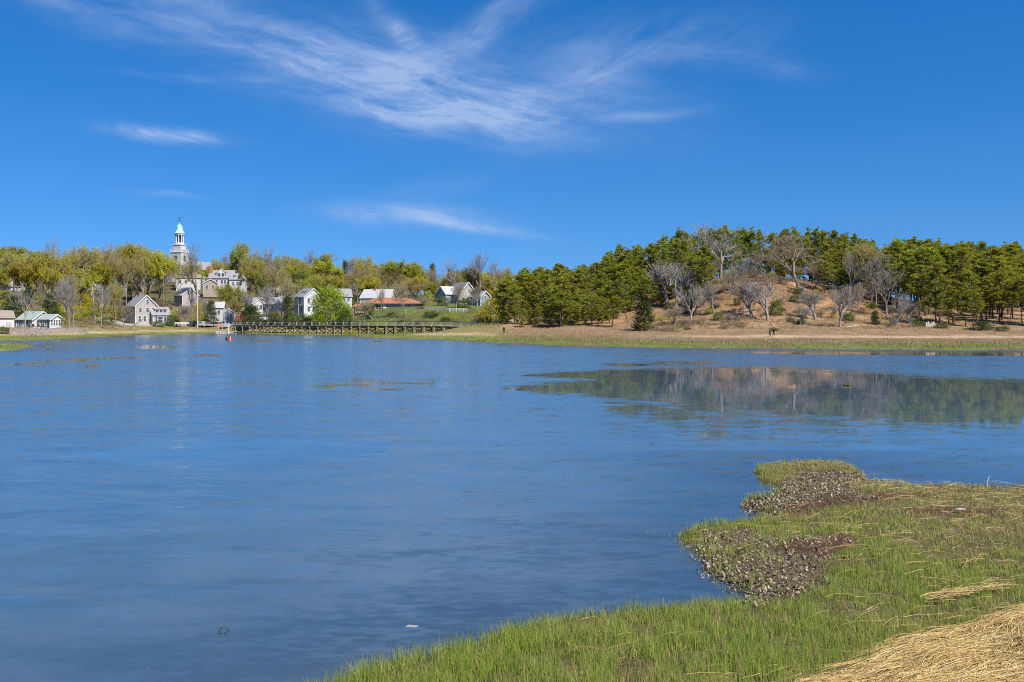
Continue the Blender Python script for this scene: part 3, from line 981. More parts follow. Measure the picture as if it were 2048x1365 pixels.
def skeleton(rng, levels=6, thick=1.0, first=.28, spread=.55, up=.25, limbs=4, ratio=.74, kids=(2, 3), lean=.0):
    """a leafless broad tree of height 1: list of (level, p0, r0, p1, r1)"""
    segs = []

    def grow(p, dirv, L, r, lev):
        n = 3 if lev < 3 else 2
        q = p; d0 = dirv
        for i in range(n):
            d0 = d0 + rng.normal(0, .10 + .02 * lev, 3) + np.array([0, 0, up * .16])
            d0 = d0 / np.linalg.norm(d0)
            e = q + d0 * (L / n)
            ra = r * (1 - .30 * i / n); rb = r * (1 - .30 * (i + 1) / n)
            segs.append((lev, q, ra, e, rb))
            if lev >= 2 and lev < levels and i < n - 1 and rng.random() < .75:
                branch(e, d0, L * ratio * .75, rb * .5, lev + 1, 1)
            q = e
        if lev < levels:
            k_ = limbs if lev == 0 else rng.integers(kids[0], kids[1] + 1)
            branch(q, d0, L * ratio, r * (.62 if lev else .6), lev + 1, k_)

    def branch(p, d0, L, r, lev, k_):
        a0 = rng.uniform(0, 6.28)
        for j in range(k_):
            a = a0 + 6.28 * j / max(k_, 1) + rng.normal(0, .4)
            u = np.cross(d0, [0, 0, 1.0] if abs(d0[2]) < .95 else [1.0, 0, 0]); u /= np.linalg.norm(u)
            v_ = np.cross(d0, u)
            sp = spread * rng.uniform(.6, 1.25)
            dn_ = d0 * math.cos(sp) + (u * math.cos(a) + v_ * math.sin(a)) * math.sin(sp)
            dn_[2] += up * .25
            dn_ /= np.linalg.norm(dn_)
            grow(p, dn_, L * rng.uniform(.75, 1.15), r, lev)

    grow(np.zeros(3), np.array([lean, 0, 1.0]), first, .022, 0)
    top = max(s[3][2] for s in segs)
    k_ = 1 / top
    rr = .85 * thick * k_ ** .5
    return [(l, a * k_, max(ra * rr, .0016), b * k_, max(rb * rr, .0012)) for (l, a, ra, b, rb) in segs]


def leaf_quads(P, size, rng, flat=.0, jit=.02):
    """small diamond leaves around the points P"""
    n = len(P)
    C_ = P + rng.normal(0, jit, (n, 3))
    a = rng.normal(0, 1, (n, 3)); a[:, 2] *= (1 - flat)
    a /= np.linalg.norm(a, axis=1)[:, None]
    b = np.cross(a, rng.normal(0, 1, (n, 3))); b /= np.linalg.norm(b, axis=1)[:, None]
    s = size * rng.uniform(.6, 1.3, n)[:, None]
    V = np.stack([C_ - a * s, C_ - b * s * .55, C_ + a * s, C_ + b * s * .55], 1).reshape(-1, 3)
    Q = (np.arange(n) * 4)[:, None] + np.arange(4)[None]
    return V, Q


def tree_meshes(seed, kind):
    rng = np.random.default_rng(seed)
    par = dict(levels=6, first=.15, spread=.46, up=.22, limbs=5, ratio=.79)
    if kind == 'round': par = dict(levels=6, first=.13, spread=.58, up=.16, limbs=6, ratio=.78)
    if kind == 'tall': par = dict(levels=6, first=.18, spread=.38, up=.30, limbs=5, ratio=.79)
    if kind == 'multi': par = dict(levels=5, first=.10, spread=.48, up=.30, limbs=5, ratio=.86, thick=1.35)
    if kind == 'open': par = dict(levels=5, first=.2, spread=.5, up=.26, limbs=4, ratio=.84, thick=1.15)
    sk = skeleton(rng, **par)
    tr_ = [s[1:] for s in sk if s[0] <= 1]
    br_ = [s[1:] for s in sk if s[0] >= 2]
    Vt, Qt = np_tubes(tr_, 6)
    Vb, Qb = np_tubes(br_, 3)
    ends = np.array([s[3] for s in sk if s[0] >= 5] + [(s[1] + s[3]) / 2 for s in sk if s[0] >= 5])
    # the finest sprays: thin slivers leaving the last branches
    ne = {'multi': 900, 'open': 1700}.get(kind, 3200)
    L5 = [s for s in sk if s[0] >= 4]
    pick = rng.integers(0, len(L5), ne)
    a_ = np.array([L5[i][1] for i in pick]); b_ = np.array([L5[i][3] for i in pick])
    dd = b_ - a_; dd /= np.linalg.norm(dd, axis=1)[:, None] + 1e-9
    root = a_ + (b_ - a_) * rng.random(ne)[:, None]
    dd = dd + rng.normal(0, .55, (ne, 3)) + np.array([0, 0, .25]); dd /= np.linalg.norm(dd, axis=1)[:, None]
    tip = root + dd * rng.uniform(.03, .075, ne)[:, None]
    sd_ = np.cross(dd, rng.normal(0, 1, (ne, 3))); sd_ /= np.linalg.norm(sd_, axis=1)[:, None]
    wv_ = .0010
    Vx = np.stack([root - sd_ * wv_, root + sd_ * wv_, tip + sd_ * wv_ * .4, tip - sd_ * wv_ * .4], 1).reshape(-1, 3)
    Qx = (np.arange(ne) * 4)[:, None] + np.arange(4)[None]
    Qb = np.concatenate([Qb, Qx + len(Vb)]); Vb = np.concatenate([Vb, Vx])
    ends = np.concatenate([ends, tip[: ne // 2]])
    return sk, (Vt, Qt), (Vb, Qb), ends, rng


def crown_mesh(name, Vb, Qb, leaves, twigm, leafm):
    if leaves is None:
        return mesh_np(name, Vb, Qb, 4, [twigm])
    Vl, Ql = leaves
    V = np.concatenate([Vb, Vl]); Q = np.concatenate([Qb, Ql + len(Vb)])
    mi = np.concatenate([np.zeros(len(Qb), int), np.ones(len(Ql), int)])
    return mesh_np(name, V, Q, 4, [twigm, leafm], mi=mi)


PROTO = {}


def proto(kind, i, trunk_me, crown_me):
    V = np.zeros(len(crown_me.vertices) * 3, np.float32)
    crown_me.vertices.foreach_get('co', V)
    V = V.reshape(-1, 3)
    wid = np.percentile(np.hypot(V[:, 0], V[:, 1]), 96) * 2
    PROTO.setdefault(kind, []).append((trunk_me, crown_me, wid, V[:, 2].max()))


for i in range(4):
    sk, (Vt, Qt), (Vb, Qb), ends, rng = tree_meshes(100 + i, ['mid', 'round', 'tall', 'mid'][i])
    tm = mesh_np('trunk', Vt, Qt, 4, [BARK], smooth=True)
    proto('bare', i, tm, crown_mesh('crown', Vb, Qb, None, TWIG, None))
    tmp = mesh_np('trunk', Vt, Qt, 4, [TWIG_PALE], smooth=True)
    proto('pale', i, tmp, crown_mesh('crown', Vb, Qb, None, TWIG_PALE, None))
    for nm, lm, nl, sz in (('bud', BUD, 16000, .0125), ('olive', BUDO, 7500, .0105), ('fresh', BUDG, 13000, .0118)):
        P = ends[rng.integers(0, len(ends), nl)]
        # buds sit in the outer shell of the crown
        cen = np.array([0, 0, .6]); rad = np.linalg.norm((P - cen) * [1, 1, .8], axis=1)
        P = P[rng.random(nl) < sstep(np.percentile(rad, 5), np.percentile(rad, 75), rad) * .8 + .2]
        proto(nm, i, tm, crown_mesh('crown', Vb, Qb, leaf_quads(P, sz, rng, jit=.014), TWIG, lm))
for i in range(4):
    sk, (Vt, Qt), (Vb, Qb), ends, rng = tree_meshes(190 + i, 'open')
    tm = mesh_np('trunk', Vt, Qt, 4, [TWIG_PALE], smooth=True)
    proto('open', i, tm, crown_mesh('crown', Vb, Qb, None, TWIG_PALE if i % 2 else TWIG, None))
for i in range(3):
    sk, (Vt, Qt), (Vb, Qb), ends, rng = tree_meshes(150 + i, 'multi')
    tm = mesh_np('trunk', Vt, Qt, 4, [TWIG_PALE], smooth=True)
    proto('multi', i, tm, crown_mesh('crown', Vb, Qb, None, TWIG_PALE if i != 1 else TWIG, None))
for i in range(0):
    sk, (Vt, Qt), (Vb, Qb), ends, rng = tree_meshes(170 + i, 'round')
    tm = mesh_np('trunk', Vt, Qt, 4, [BARK], smooth=True)
    P = ends[rng.integers(0, len(ends), 15000)]
    # leaves hang in clumps
    cl_ = P[rng.integers(0, len(P), 140)]
    P2 = np.concatenate([P[:7000], cl_[rng.integers(0, 140, 8000)] + rng.normal(0, .033, (8000, 3))])
    proto('leafy', i, tm, crown_mesh('crown', Vb, Qb, leaf_quads(P2, .0135, rng, jit=.012), TWIG, LEAF))


def pine_mesh(seed, sparse=False, full=False):
    """pitch pine of height 1: bare lower stem, crooked limbs, tufted flat-topped sprays"""
    rng = np.random.default_rng(seed)
    segs = []; n = 9
    p = np.zeros(3); d0 = np.array([rng.normal(0, .05), rng.normal(0, .05), 1.0])
    stem = [p]
    for i in range(n):
        d0 = d0 + rng.normal(0, .05, 3); d0[2] = 1; d0 /= np.linalg.norm(d0)
        q = p + d0 * (.96 / n)
        segs.append((p, .0145 * (1 - .8 * i / n), q, .0145 * (1 - .8 * (i + 1) / n)))
        p = q; stem.append(p)
    stem = np.array(stem)
    low = rng.uniform(.20, .36) if not sparse else rng.uniform(.12, .2)
    if full: low = rng.uniform(.06, .14)
    clumps = []
    nb_ = (52 if not full else 66) if not sparse else 36
    for b in range(nb_):
        f = low + (1 - low) * (b + rng.random()) / nb_
        base = np.array([np.interp(f, np.linspace(0, 1, n + 1), stem[:, j]) for j in range(3)])
        prof = math.sin(math.pi * min(1, max(.10, (f - low + .10) / (1.04 - low)))) ** .55
        L = (.29 if not sparse else .22) * prof * rng.uniform(.55, 1.2)
        a = rng.uniform(0, 6.28)
        elev = rng.uniform(-.05, .45) + .55 * max(0, f - .75) / .25
        dv = np.array([math.cos(a) * math.cos(elev), math.sin(a) * math.cos(elev), math.sin(elev)])
        mid = base + dv * L * .5 + np.array([0, 0, -.012])
        tip = base + dv * L + np.array([0, 0, .02])
        segs.append((base, .0045, mid, .0032)); segs.append((mid, .0032, tip, .002))
        for c_ in range(rng.integers(3, 6)):
            t_ = rng.uniform(.42, 1.05)
            q = base + (tip - base) * t_ + rng.normal(0, .022, 3)
            clumps.append((q, rng.uniform(.024, .044) * (1.0 if not sparse else .9)))
            segs.append((base + (tip - base) * max(t_ - .2, .1), .002, q, .0012))
    for _ in range(5):
        clumps.append((stem[-1] + rng.normal(0, .028, 3), rng.uniform(.022, .036)))
    for _ in range(7):      # dead snags on the lower stem
        f = rng.uniform(.04, max(low, .06))
        base = np.array([np.interp(f, np.linspace(0, 1, n + 1), stem[:, j]) for j in range(3)])
        a = rng.uniform(0, 6.28)
        segs.append((base, .003, base + np.array([math.cos(a), math.sin(a), .15]) * rng.uniform(.05, .13), .0012))
    Vt, Qt = np_tubes(segs[:n], 6)
    Vb, Qb = np_tubes(segs[n:], 3)
    # needle tufts: pointed sprays standing outward and upward from each clump
    per = 42
    cc = np.array([c_[0] for c_ in clumps]).repeat(per, 0); rr = np.array([c_[1] for c_ in clumps]).repeat(per)
    m_ = len(cc)
    dv = rng.normal(0, 1, (m_, 3)); dv[:, 2] = np.abs(dv[:, 2]) * .8 - .25
    dv /= np.linalg.norm(dv, axis=1)[:, None]
    root = cc + dv * (rr * rng.uniform(.05, .55, m_))[:, None] * np.array([1, 1, .55])
    d2 = dv + np.array([0, 0, .5]); d2 /= np.linalg.norm(d2, axis=1)[:, None]
    tip = root + d2 * (rr * rng.uniform(.55, .95, m_))[:, None]
    s = np.cross(d2, rng.normal(0, 1, (m_, 3))); s /= np.linalg.norm(s, axis=1)[:, None]
    mid = (root * .45 + tip * .55)
    wv_ = (rr * rng.uniform(.09, .19, m_))[:, None]
    Vl = np.stack([root, mid - s * wv_, tip, mid + s * wv_], 1).reshape(-1, 3)
    Ql = (np.arange(m_) * 4)[:, None] + np.arange(4)[None]
    tm = mesh_np('trunk', Vt, Qt, 4, [BARK_PINE], smooth=True)
    return tm, crown_mesh('crown', Vb, Qb, (Vl, Ql), BARK_PINE, PINE)


for i in range(6):
    tm, cm = pine_mesh(300 + i)
    proto('pine', i, tm, cm)
for i in range(5):
    tm, cm = pine_mesh(350 + i, full=True)
    proto('fullpine', i, tm, cm)
for i in range(2):
    tm, cm = pine_mesh(330 + i, True)
    proto('thinpine', i, tm, cm)


def dense_mesh(seed, shape, mat_, nleaf, lsize, tuft=True):
    """cedars, yews and leafy shrubs: a filled crown of sprays on a short stem"""
    rng = np.random.default_rng(seed)
    V1, Q1 = np_tubes([(np.zeros(3), .03, np.array([0, 0, .55]), .015)] + [(np.array([0, 0, rng.uniform(.08, .5)]), .008, np.array([rng.normal(0, .18), rng.normal(0, .18), rng.uniform(.3, .8)]), .003) for _ in range(14)], 5)
    nc = 90
    z = rng.uniform(.06, .98, nc)
    if shape == 'cone': r = .27 * np.clip(1.06 - z, 0, 1) ** .55 * np.clip(z / .12, .5, 1)
    elif shape == 'column': r = .16 * np.sin(np.pi * np.clip(z, .06, .97)) ** .4
    elif shape == 'spread': r = .75 * np.clip(1.03 - z, 0, 1) ** .8
    else: r = .52 * np.sqrt(np.clip(1 - (z * 1.7 - .72) ** 2, .03, 1))
    a = rng.uniform(0, 6.28, nc)
    q = np.sqrt(rng.uniform(.35, 1, nc)) * rng.uniform(.82, 1.12, nc)
    ctr = np.stack([np.cos(a) * r * q, np.sin(a) * r * q, z], 1)
    idx = rng.integers(0, nc, nleaf)
    sp_ = .055 if shape in ('cone', 'column') else .085
    P = ctr[idx] + rng.normal(0, sp_, (nleaf, 3)) * ([1, 1, .8] if shape != 'spread' else [1.5, 1.5, .35])
    P[:, 2] = np.abs(P[:, 2])
    Vl, Ql = leaf_quads(P, lsize, rng, flat=.3, jit=.0)
    tm = mesh_np('trunk', V1, Q1, 4, [BARK])
    return tm, mesh_np('crown', Vl, Ql, 4, [mat_])


for i in range(2):
    proto('cedar', i, *dense_mesh(400 + i, 'cone', CEDAR, 3800, .024))
    proto('evergreen', i, *dense_mesh(410 + i, 'spread', EVER, 5000, .028))
    proto('column', i, *dense_mesh(420 + i, 'column', EVER, 3000, .022))
for i in range(3):
    proto('greenshrub', i, *dense_mesh(430 + i, 'round', SHRUBG, 2600, .035))
    proto('brownshrub', i, *dense_mesh(440 + i, 'round', SHRUBB, 1500, .026))
proto('leafy', 0, *dense_mesh(460, 'round', LEAF, 9000, .022))
proto('budshrub', 0, *dense_mesh(450, 'round', BUDO, 1700, .028))
proto('budshrub', 1, *dense_mesh(451, 'round', BUD, 1700, .028))

NAMES = {'open': 'bare_tree', 'bare': 'bare_tree', 'pale': 'bare_tree', 'multi': 'bare_tree', 'bud': 'budding_tree', 'olive': 'budding_tree', 'fresh': 'budding_tree', 'leafy': 'maple_tree',
         'pine': 'pine_tree', 'fullpine': 'pine_tree', 'thinpine': 'pine_tree', 'cedar': 'cedar_tree', 'evergreen': 'evergreen_shrub', 'column': 'ivy_clad_tree',
         'greenshrub': 'shrub', 'brownshrub': 'shrub', 'budshrub': 'shrub'}
TR = random.Random(5)


def plant(kind, x, y, H, width=None, label=None, group=None, var=None, sink=.15, z=None):
    lst = PROTO[kind]
    tm, cm, wid, top = lst[TR.randrange(len(lst)) if var is None else var % len(lst)]
    zb = gz(x, y) if z is None else z
    nm = NAMES[kind]
    o = empty(nm, (x, y, zb - sink), TR.uniform(0, 6.28), label=label, cat='shrub' if 'shrub' in nm else 'tree', group=group)
    sz = (H + sink) / top
    sx = sz if width is None else max(.45 * sz, min(2.4 * sz, width / wid))
    o.scale = (sx, sx, sz)
    link('trunk', tm, o)
    link('crown', cm, o)
    return o


def plant_px(kind, px, top, Y, wpx=None, **kw):
    """tree whose stem stands at photo column px and distance Y and whose top reaches photo row top"""
    X = (px - 1024) / F * Y
    zb = gz(X, Y)
    H = max(EYE - (top - HY) / F * Y - zb, 1.0)
    return plant(kind, X, Y, H, None if wpx is None else wpx / F * Y, z=zb, **kw)


# (kind, column, top row, distance, width in photo pixels, label)
TREES = [
    ('olive', 22, 497, 300, 70, 'olive budding tree at the very left edge behind the white cottage'),
    ('bud', 62, 483, 288, 95, 'broad yellow-green budding tree behind the white cottage'),
    ('open', 94, 470, 400, 34, 'bare tree top poking above the yellow-green crown behind the cottage'),
    ('bud', 112, 494, 282, 70, 'bright yellow budding tree right behind the cottage porch'),
    ('olive', 163, 483, 330, 80, 'tall olive-brown budding tree above the leaning utility pole'),
    ('open', 138, 540, 256, 70, 'dark-trunked bare tree beside the cottage porch'),
    ('open', 50, 560, 233, 70, 'pale bare tree standing in front of the white cottage'),
    ('olive', 214, 488, 340, 76, 'olive budding tree uphill of the leaning utility pole'),
    ('open', 245, 482, 390, 70, 'tall grey bare tree on the skyline above the grey shingled house'),
    ('bud', 270, 484, 380, 52, 'yellow-topped budding tree on the skyline left of the church'),
    ('olive', 296, 486, 352, 90, 'large olive budding tree directly behind the grey shingled house'),
    ('bud', 326, 497, 345, 56, 'yellow-green budding tree just left of the church tower'),
    ('open', 357, 508, 352, 48, 'dark bare tree standing in front of the church tower'),
    ('open', 398, 484, 345, 84, 'big bare tree right of the church tower'),
    ('bud', 432, 520, 400, 40, 'small yellow-green budding tree behind the brick chimney'),
    ('open', 455, 502, 410, 56, 'pale bare tree on the skyline behind the big white house'),
    ('fresh', 482, 483, 405, 44, 'upright pale green tree on the skyline behind the big white house'),
    ('olive', 508, 500, 395, 60, 'olive tree beside the right end of the big white house'),
    ('bud', 498, 514, 362, 52, 'yellow-green budding tree hiding the end of the big white house'),
    ('open', 547, 482, 362, 78, 'tall fan-shaped bare tree on the skyline above the bridge'),
    ('fresh', 462, 562, 318, 66, 'round yellow-green tree between the sheds and the big white house'),
    ('fresh', 527, 545, 345, 40, 'small round green tree below the fan-shaped bare tree'),
    ('bud', 590, 520, 378, 66, 'round yellow-topped budding tree above the skylight house'),
    ('olive', 572, 512, 392, 50, 'olive budding tree behind the skylight house'),
    ('open', 612, 498, 420, 40, 'bare tree top on the skyline above the skylight house'),
    ('fresh', 650, 506, 412, 48, 'pale green tree on the skyline above the bright maple'),
    ('bud', 650, 522, 372, 76, 'yellow-domed budding tree behind the bright maple'),
    ('bare', 702, 510, 415, 34, 'thin bare tree on the skyline beside the small dark spruce'),
    ('bud', 735, 514, 402, 56, 'yellow-domed budding tree on the skyline above the grey barn roof'),
    ('olive', 722, 532, 352, 84, 'wide olive-brown tree behind the grey barn roof'),
    ('olive', 775, 514, 410, 48, 'olive tree on the skyline above the orange-roofed house'),
    ('bud', 792, 522, 380, 66, 'yellow-domed budding tree above the orange-roofed house'),
    ('olive', 790, 538, 345, 66, 'olive-brown tree right behind the orange-roofed house'),
    ('bud', 828, 524, 372, 50, 'yellow budding tree above the right end of the orange roof'),
    ('bare', 852, 528, 378, 40, 'brown bare tree left of the sky gap by the grey gabled house'),
    ('bare', 868, 534, 350, 34, 'narrow bare tree beside the sky gap by the grey gabled house'),
    ('open', 908, 512, 332, 50, 'bare tree rising behind the grey gabled house roof'),
    ('olive', 905, 540, 338, 50, 'olive tree behind the grey gabled house'),
    ('open', 960, 506, 345, 62, 'tall bare tree on the skyline behind the small grey garage'),
    ('open', 988, 516, 352, 48, 'slender bare tree on the skyline next to the pine wood'),
    ('olive', 938, 534, 346, 56, 'olive tree between the gabled house and its garage'),
    ('bud', 1012, 530, 360, 36, 'yellow budding tree peeping over the left end of the pine wood'),
    ('bud', 336, 525, 402, 44, 'yellow budding tree hiding the left foot of the church'),
    ('olive', 380, 526, 404, 46, 'olive tree hiding the right foot of the church'),
    ('olive', 360, 540, 398, 40, 'low olive tree right before the church tower'),
    ('leafy', 660, 566, 284, 74, 'bright yellow-green maple in full leaf behind the bridge'),
    ('open', 812, 556, 279, 60, 'pale bare tree standing before the orange-roofed house'),
    ('open', 766, 566, 281, 36, 'slim pale bare tree on the lawn before the orange-roofed house'),
    ('bare', 731, 595, 276, 44, 'tangled bare tree by the left end of the orange roof'),
    ('open', 912, 560, 290, 44, 'pale crooked bare tree in front of the grey gabled house'),
    ('bare', 954, 570, 298, 36, 'dark bare tree in front of the small grey garage'),
    ('open', 205, 560, 288, 50, 'bare tree on the bank beside the leaning utility pole'),
    ('open', 248, 592, 284, 44, 'pale bare tree against the left wall of the grey shingled house'),
    ('pale', 372, 604, 302, 44, 'low spreading pale tree in front of the parked cars'),
    ('column', 576, 588, 296, 22, 'dark ivy-clad trunk left of the skylight house'),
    ('evergreen', 502, 608, 300, 64, 'dark spreading yew in front of the red shed'),
    ('evergreen', 30, 590, 262, 60, 'dark evergreen mass behind the small cottage at the left edge'),
    ('evergreen', 100, 585, 275, 44, 'dark evergreen behind the white cottage chimney'),
    ('cedar', 690, 522, 400, 14, 'small dark spruce spike on the skyline'),
    ('cedar', 865, 526, 385, 16, 'dark narrow conifer at the sky gap by the gabled house'),
    ('evergreen', 422, 600, 312, 26, 'dark evergreen beside the parked cars'),
    ('budshrub', 352, 612, 306, 30, 'brownish budding bush below the uphill grey house'),
    ('budshrub', 398, 600, 312, 34, 'reddish brown bush beside the tall utility pole'),
    ('greenshrub', 345, 628, 303, 30, 'green bush right of the grey shingled house'),
    ('greenshrub', 316, 641, 297, 26, 'clipped green hedge bush before the shingled wing'),
    ('greenshrub', 885, 590, 296, 26, 'green bush left of the grey gabled house'),
    ('greenshrub', 925, 592, 293, 32, 'rounded green bush below the grey gabled house'),
    ('budshrub', 855, 578, 297, 24, 'yellow-brown bush at the right end of the orange roof'),
    ('greenshrub', 742, 603, 286, 16, 'dark green bush by the orange-roofed porch'),
    ('budshrub', 985, 600, 262, 44, 'loose grey-green bush at the right end of the bridge'),
    ('budshrub', 960, 618, 255, 40, 'scrubby bush behind the right end of the railing'),
    ('greenshrub', 588, 622, 288, 28, 'low green hedge below the skylight house'),
    ('greenshrub', 612, 624, 286, 26, 'low green hedge left of the bright maple'),
    ('greenshrub', 690, 616, 280, 30, 'green bush right of the bright maple'),
    ('greenshrub', 545, 622, 303, 34, 'low green bushes below the pale gabled house'),
    ('brownshrub', 175, 636, 268, 34, 'brown scrub at the end of the stone wall'),
    ('brownshrub', 215, 640, 276, 30, 'brown scrub beside the gravel lane'),
    ('budshrub', 128, 630, 250, 16, 'green-yellow bush at the cottage porch corner'),
    ('greenshrub', 8, 650, 216, 24, 'small green bush at the left edge above the stone wall'),
]
for (k_, px, top, Y, wpx, lab) in TREES:
    plant_px(k_, px, top - (5 if Y > 320 else 0), Y, wpx, label=lab)

# trees that fill the wooded slope behind the town, in bands no one could tell apart singly
SKY_L = np.array([(-80, 492), (0, 490), (60, 482), (95, 492), (130, 492), (160, 484), (200, 487), (250, 484), (300, 486), (330, 497), (340, 522), (378, 522), (400, 490), (430, 516), (480, 492), (510, 510), (545, 492), (580, 512), (620, 508), (660, 512), (690, 524), (730, 517), (780, 520), (820, 527), (850, 532), (868, 545), (890, 548), (910, 525), (960, 515), (1000, 528), (1040, 535)])
zones = [(-60, 150, 'leafless or budding tree in the dense wood behind the white cottage', 'trees behind the white cottage', 12),
         (150, 340, 'leafless or budding tree in the dense wood left of the church', 'trees on the slope left of the church', 16),
         (380, 560, 'leafless or budding tree among the houses right of the church', 'trees on the slope right of the church', 10),
         (560, 720, 'leafless or budding tree in the wood above the bridge', 'trees on the slope above the bridge', 12),
         (720, 860, 'leafless or budding tree in the wood behind the orange-roofed house', 'trees behind the orange roof', 12),
         (885, 1040, 'leafless or budding tree in the wood behind the grey gabled house', 'trees behind the gabled house', 10)]
LOOK = {'open': 'pale-limbed leafless', 'bare': 'leafless grey', 'olive': 'olive-brown budding', 'bud': 'yellow budding', 'fresh': 'pale green budding'}
KEEP = [(232, 336, 302), (28, 132, 252), (404, 488, 390), (580, 634, 302), (700, 856, 292), (876, 980, 305), (340, 394, 347), (404, 440, 330), (500, 572, 324), (340, 380, 432), (444, 490, 318), (722, 778, 318)]


def hides(px, Y):
    return any(a - 8 < px < b + 8 and Y < yh + 3 for a, b, yh in KEEP)


for (x0, x1, lab, grp, n) in zones:
    for i in range(n * 2):
        px = x0 + (x1 - x0) * (i + TR.random()) / (n * 2)
        Y = TR.uniform(318, 440)
        sk_ = float(np.interp(px, SKY_L[:, 0], SKY_L[:, 1]))
        top = sk_ + TR.uniform(-5, 24) + (440 - Y) * .22
        if hides(px, Y): continue
        k_ = TR.choice(['bare', 'open', 'olive', 'olive', 'bud', 'bud', 'bud', 'fresh'])
        plant_px(k_, px, top, Y, TR.uniform(42, 72), label=lab.replace('leafless or budding', LOOK[k_]), group=grp)
# thin leafless trees stand between the houses and the shore; the houses show through them
for i in range(24):
    px = 10 + 960 * (i + TR.random()) / 24
    if 236 < px < 336 or 580 < px < 632 or 700 < px < 850: continue
    Y = float(np.interp(px, [0, 130, 240, 400, 500, 600, 720, 860, 980], [262, 262, 290, 312, 308, 292, 284, 284, 290])) + TR.uniform(-3, 6)
    if 30 < px < 130: Y += 14
    plant_px(TR.choice(['open', 'open', 'olive', 'pale']), px, TR.uniform(545, 600), Y, TR.uniform(22, 40), label='thin leafless tree between the houses and the shore', group='thin trees before the houses')
# the wood goes on over the ridge: low crowns close the view between the stems
for i in range(64):
    px = -60 + 1100 * (i + TR.random()) / 64
    if 338 < px < 380: continue
    Y = TR.uniform(445, 480)
    sk_ = float(np.interp(px, SKY_L[:, 0], SKY_L[:, 1]))
    if 862 < px < 892: sk_ = 560
    plant_px(TR.choice(['budshrub', 'olive', 'olive', 'budshrub', 'bare']), px, sk_ + TR.uniform(14, 34), Y, TR.uniform(50, 80), label='hazy crown on the ridge ' + ('left of the church' if px < 340 else 'right of the church' if px < 600 else 'above the bridge' if px < 860 else 'above the gabled house'), group='far crowns along the ridge')
for (x0, x1, y0, y1, n, lab, grp) in [(-20, 140, 262, 300, 9, 'low scrub in the shade behind the white cottage', 'scrub behind the cottage'),
                                      (150, 250, 282, 330, 10, 'low scrub on the bank left of the shingled house', 'scrub by the lane'),
                                      (310, 420, 315, 350, 10, 'low scrub on the slope above the parked cars', 'scrub above the cars'),
                                      (480, 580, 325, 360, 9, 'low scrub between the houses above the bridge', 'scrub among the houses'),
                                      (560, 1000, 310, 345, 18, 'low scrub under the trees behind the bridge houses', 'scrub behind the bridge houses'),
                                      (700, 1000, 250, 280, 22, 'low brushy growth on the grassy bank behind the bridge', 'brush on the grassy bank')]:
    for i in range(n):
        px = x0 + (x1 - x0) * (i + TR.random()) / n
        Y = TR.uniform(y0, y1)
        if hides(px, Y) and y0 > 250: continue
        plant((TR.choice(['budshrub', 'greenshrub', 'brownshrub', 'budshrub'])), (px - 1024) / F * Y, Y, TR.uniform(1.2, 3.2) * (0.8 if y0 == 250 else 1), TR.uniform(2.5, 5.5), label=lab, group=grp)

# understory that fills the slope between the stems
for (x0, x1, n, where) in [(-30, 140, 26, 'above the white cottage'), (135, 345, 40, 'left of the church'), (470, 580, 12, 'right of the church'), (860, 1000, 12, 'behind the gabled house')]:
    for i in range(n):
        px = x0 + (x1 - x0) * (i + TR.random()) / n; Y = TR.uniform(283, 405)
        if hides(px, Y): continue
        k_ = TR.choice(['budshrub', 'budshrub', 'brownshrub', 'greenshrub', 'olive'])
        plant(k_, (px - 1024) / F * Y, Y, TR.uniform(2.5, 5.5), TR.uniform(5, 9), label={'budshrub': 'olive', 'brownshrub': 'brown twiggy', 'greenshrub': 'green', 'olive': 'small-tree-like'}[k_] + ' understory bush under the trees ' + where, group='understory ' + where)

# ---- the wooded hill
SKY_R = np.array([(940, 640), (985, 590), (1000, 560), (1040, 532), (1100, 528), (1160, 521), (1200, 506), (1250, 487), (1300, 472), (1350, 458), (1400, 442), (1450, 447), (1500, 446), (1560, 456), (1620, 449), (1680, 457), (1740, 466), (1770, 477), (1850, 469), (1900, 473), (1950, 476), (2048, 481), (2200, 485), (2500, 490)])


def skyR(px): return float(np.interp(px, SKY_R[:, 0], SKY_R[:, 1]))


def pines(n, x0, x1, y0, y1, h0, h1, lab, grp, kinds=('pine', 'pine', 'pine', 'thinpine')):
    for i in range(n):
        px = x0 + (x1 - x0) * (i + TR.random()) / n
        Y = TR.uniform(y0, y1)
        X = (px - 1024) / F * Y
        zb = gz(X, Y)
        lim = EYE + (HY - skyR(px)) / F * Y - zb
        H = min(TR.uniform(h0, h1), lim * TR.uniform(.9, 1.0))
        if H < 3: continue
        row = '' if n < 40 else ', ' + ('front row' if Y < y0 + (y1 - y0) / 3 else ('middle rows' if Y < y0 + (y1 - y0) * 2 / 3 else 'back row'))
        plant(TR.choice(kinds), X, Y, H, H * TR.uniform(.50, .70), label=lab + row, group=grp, z=zb)


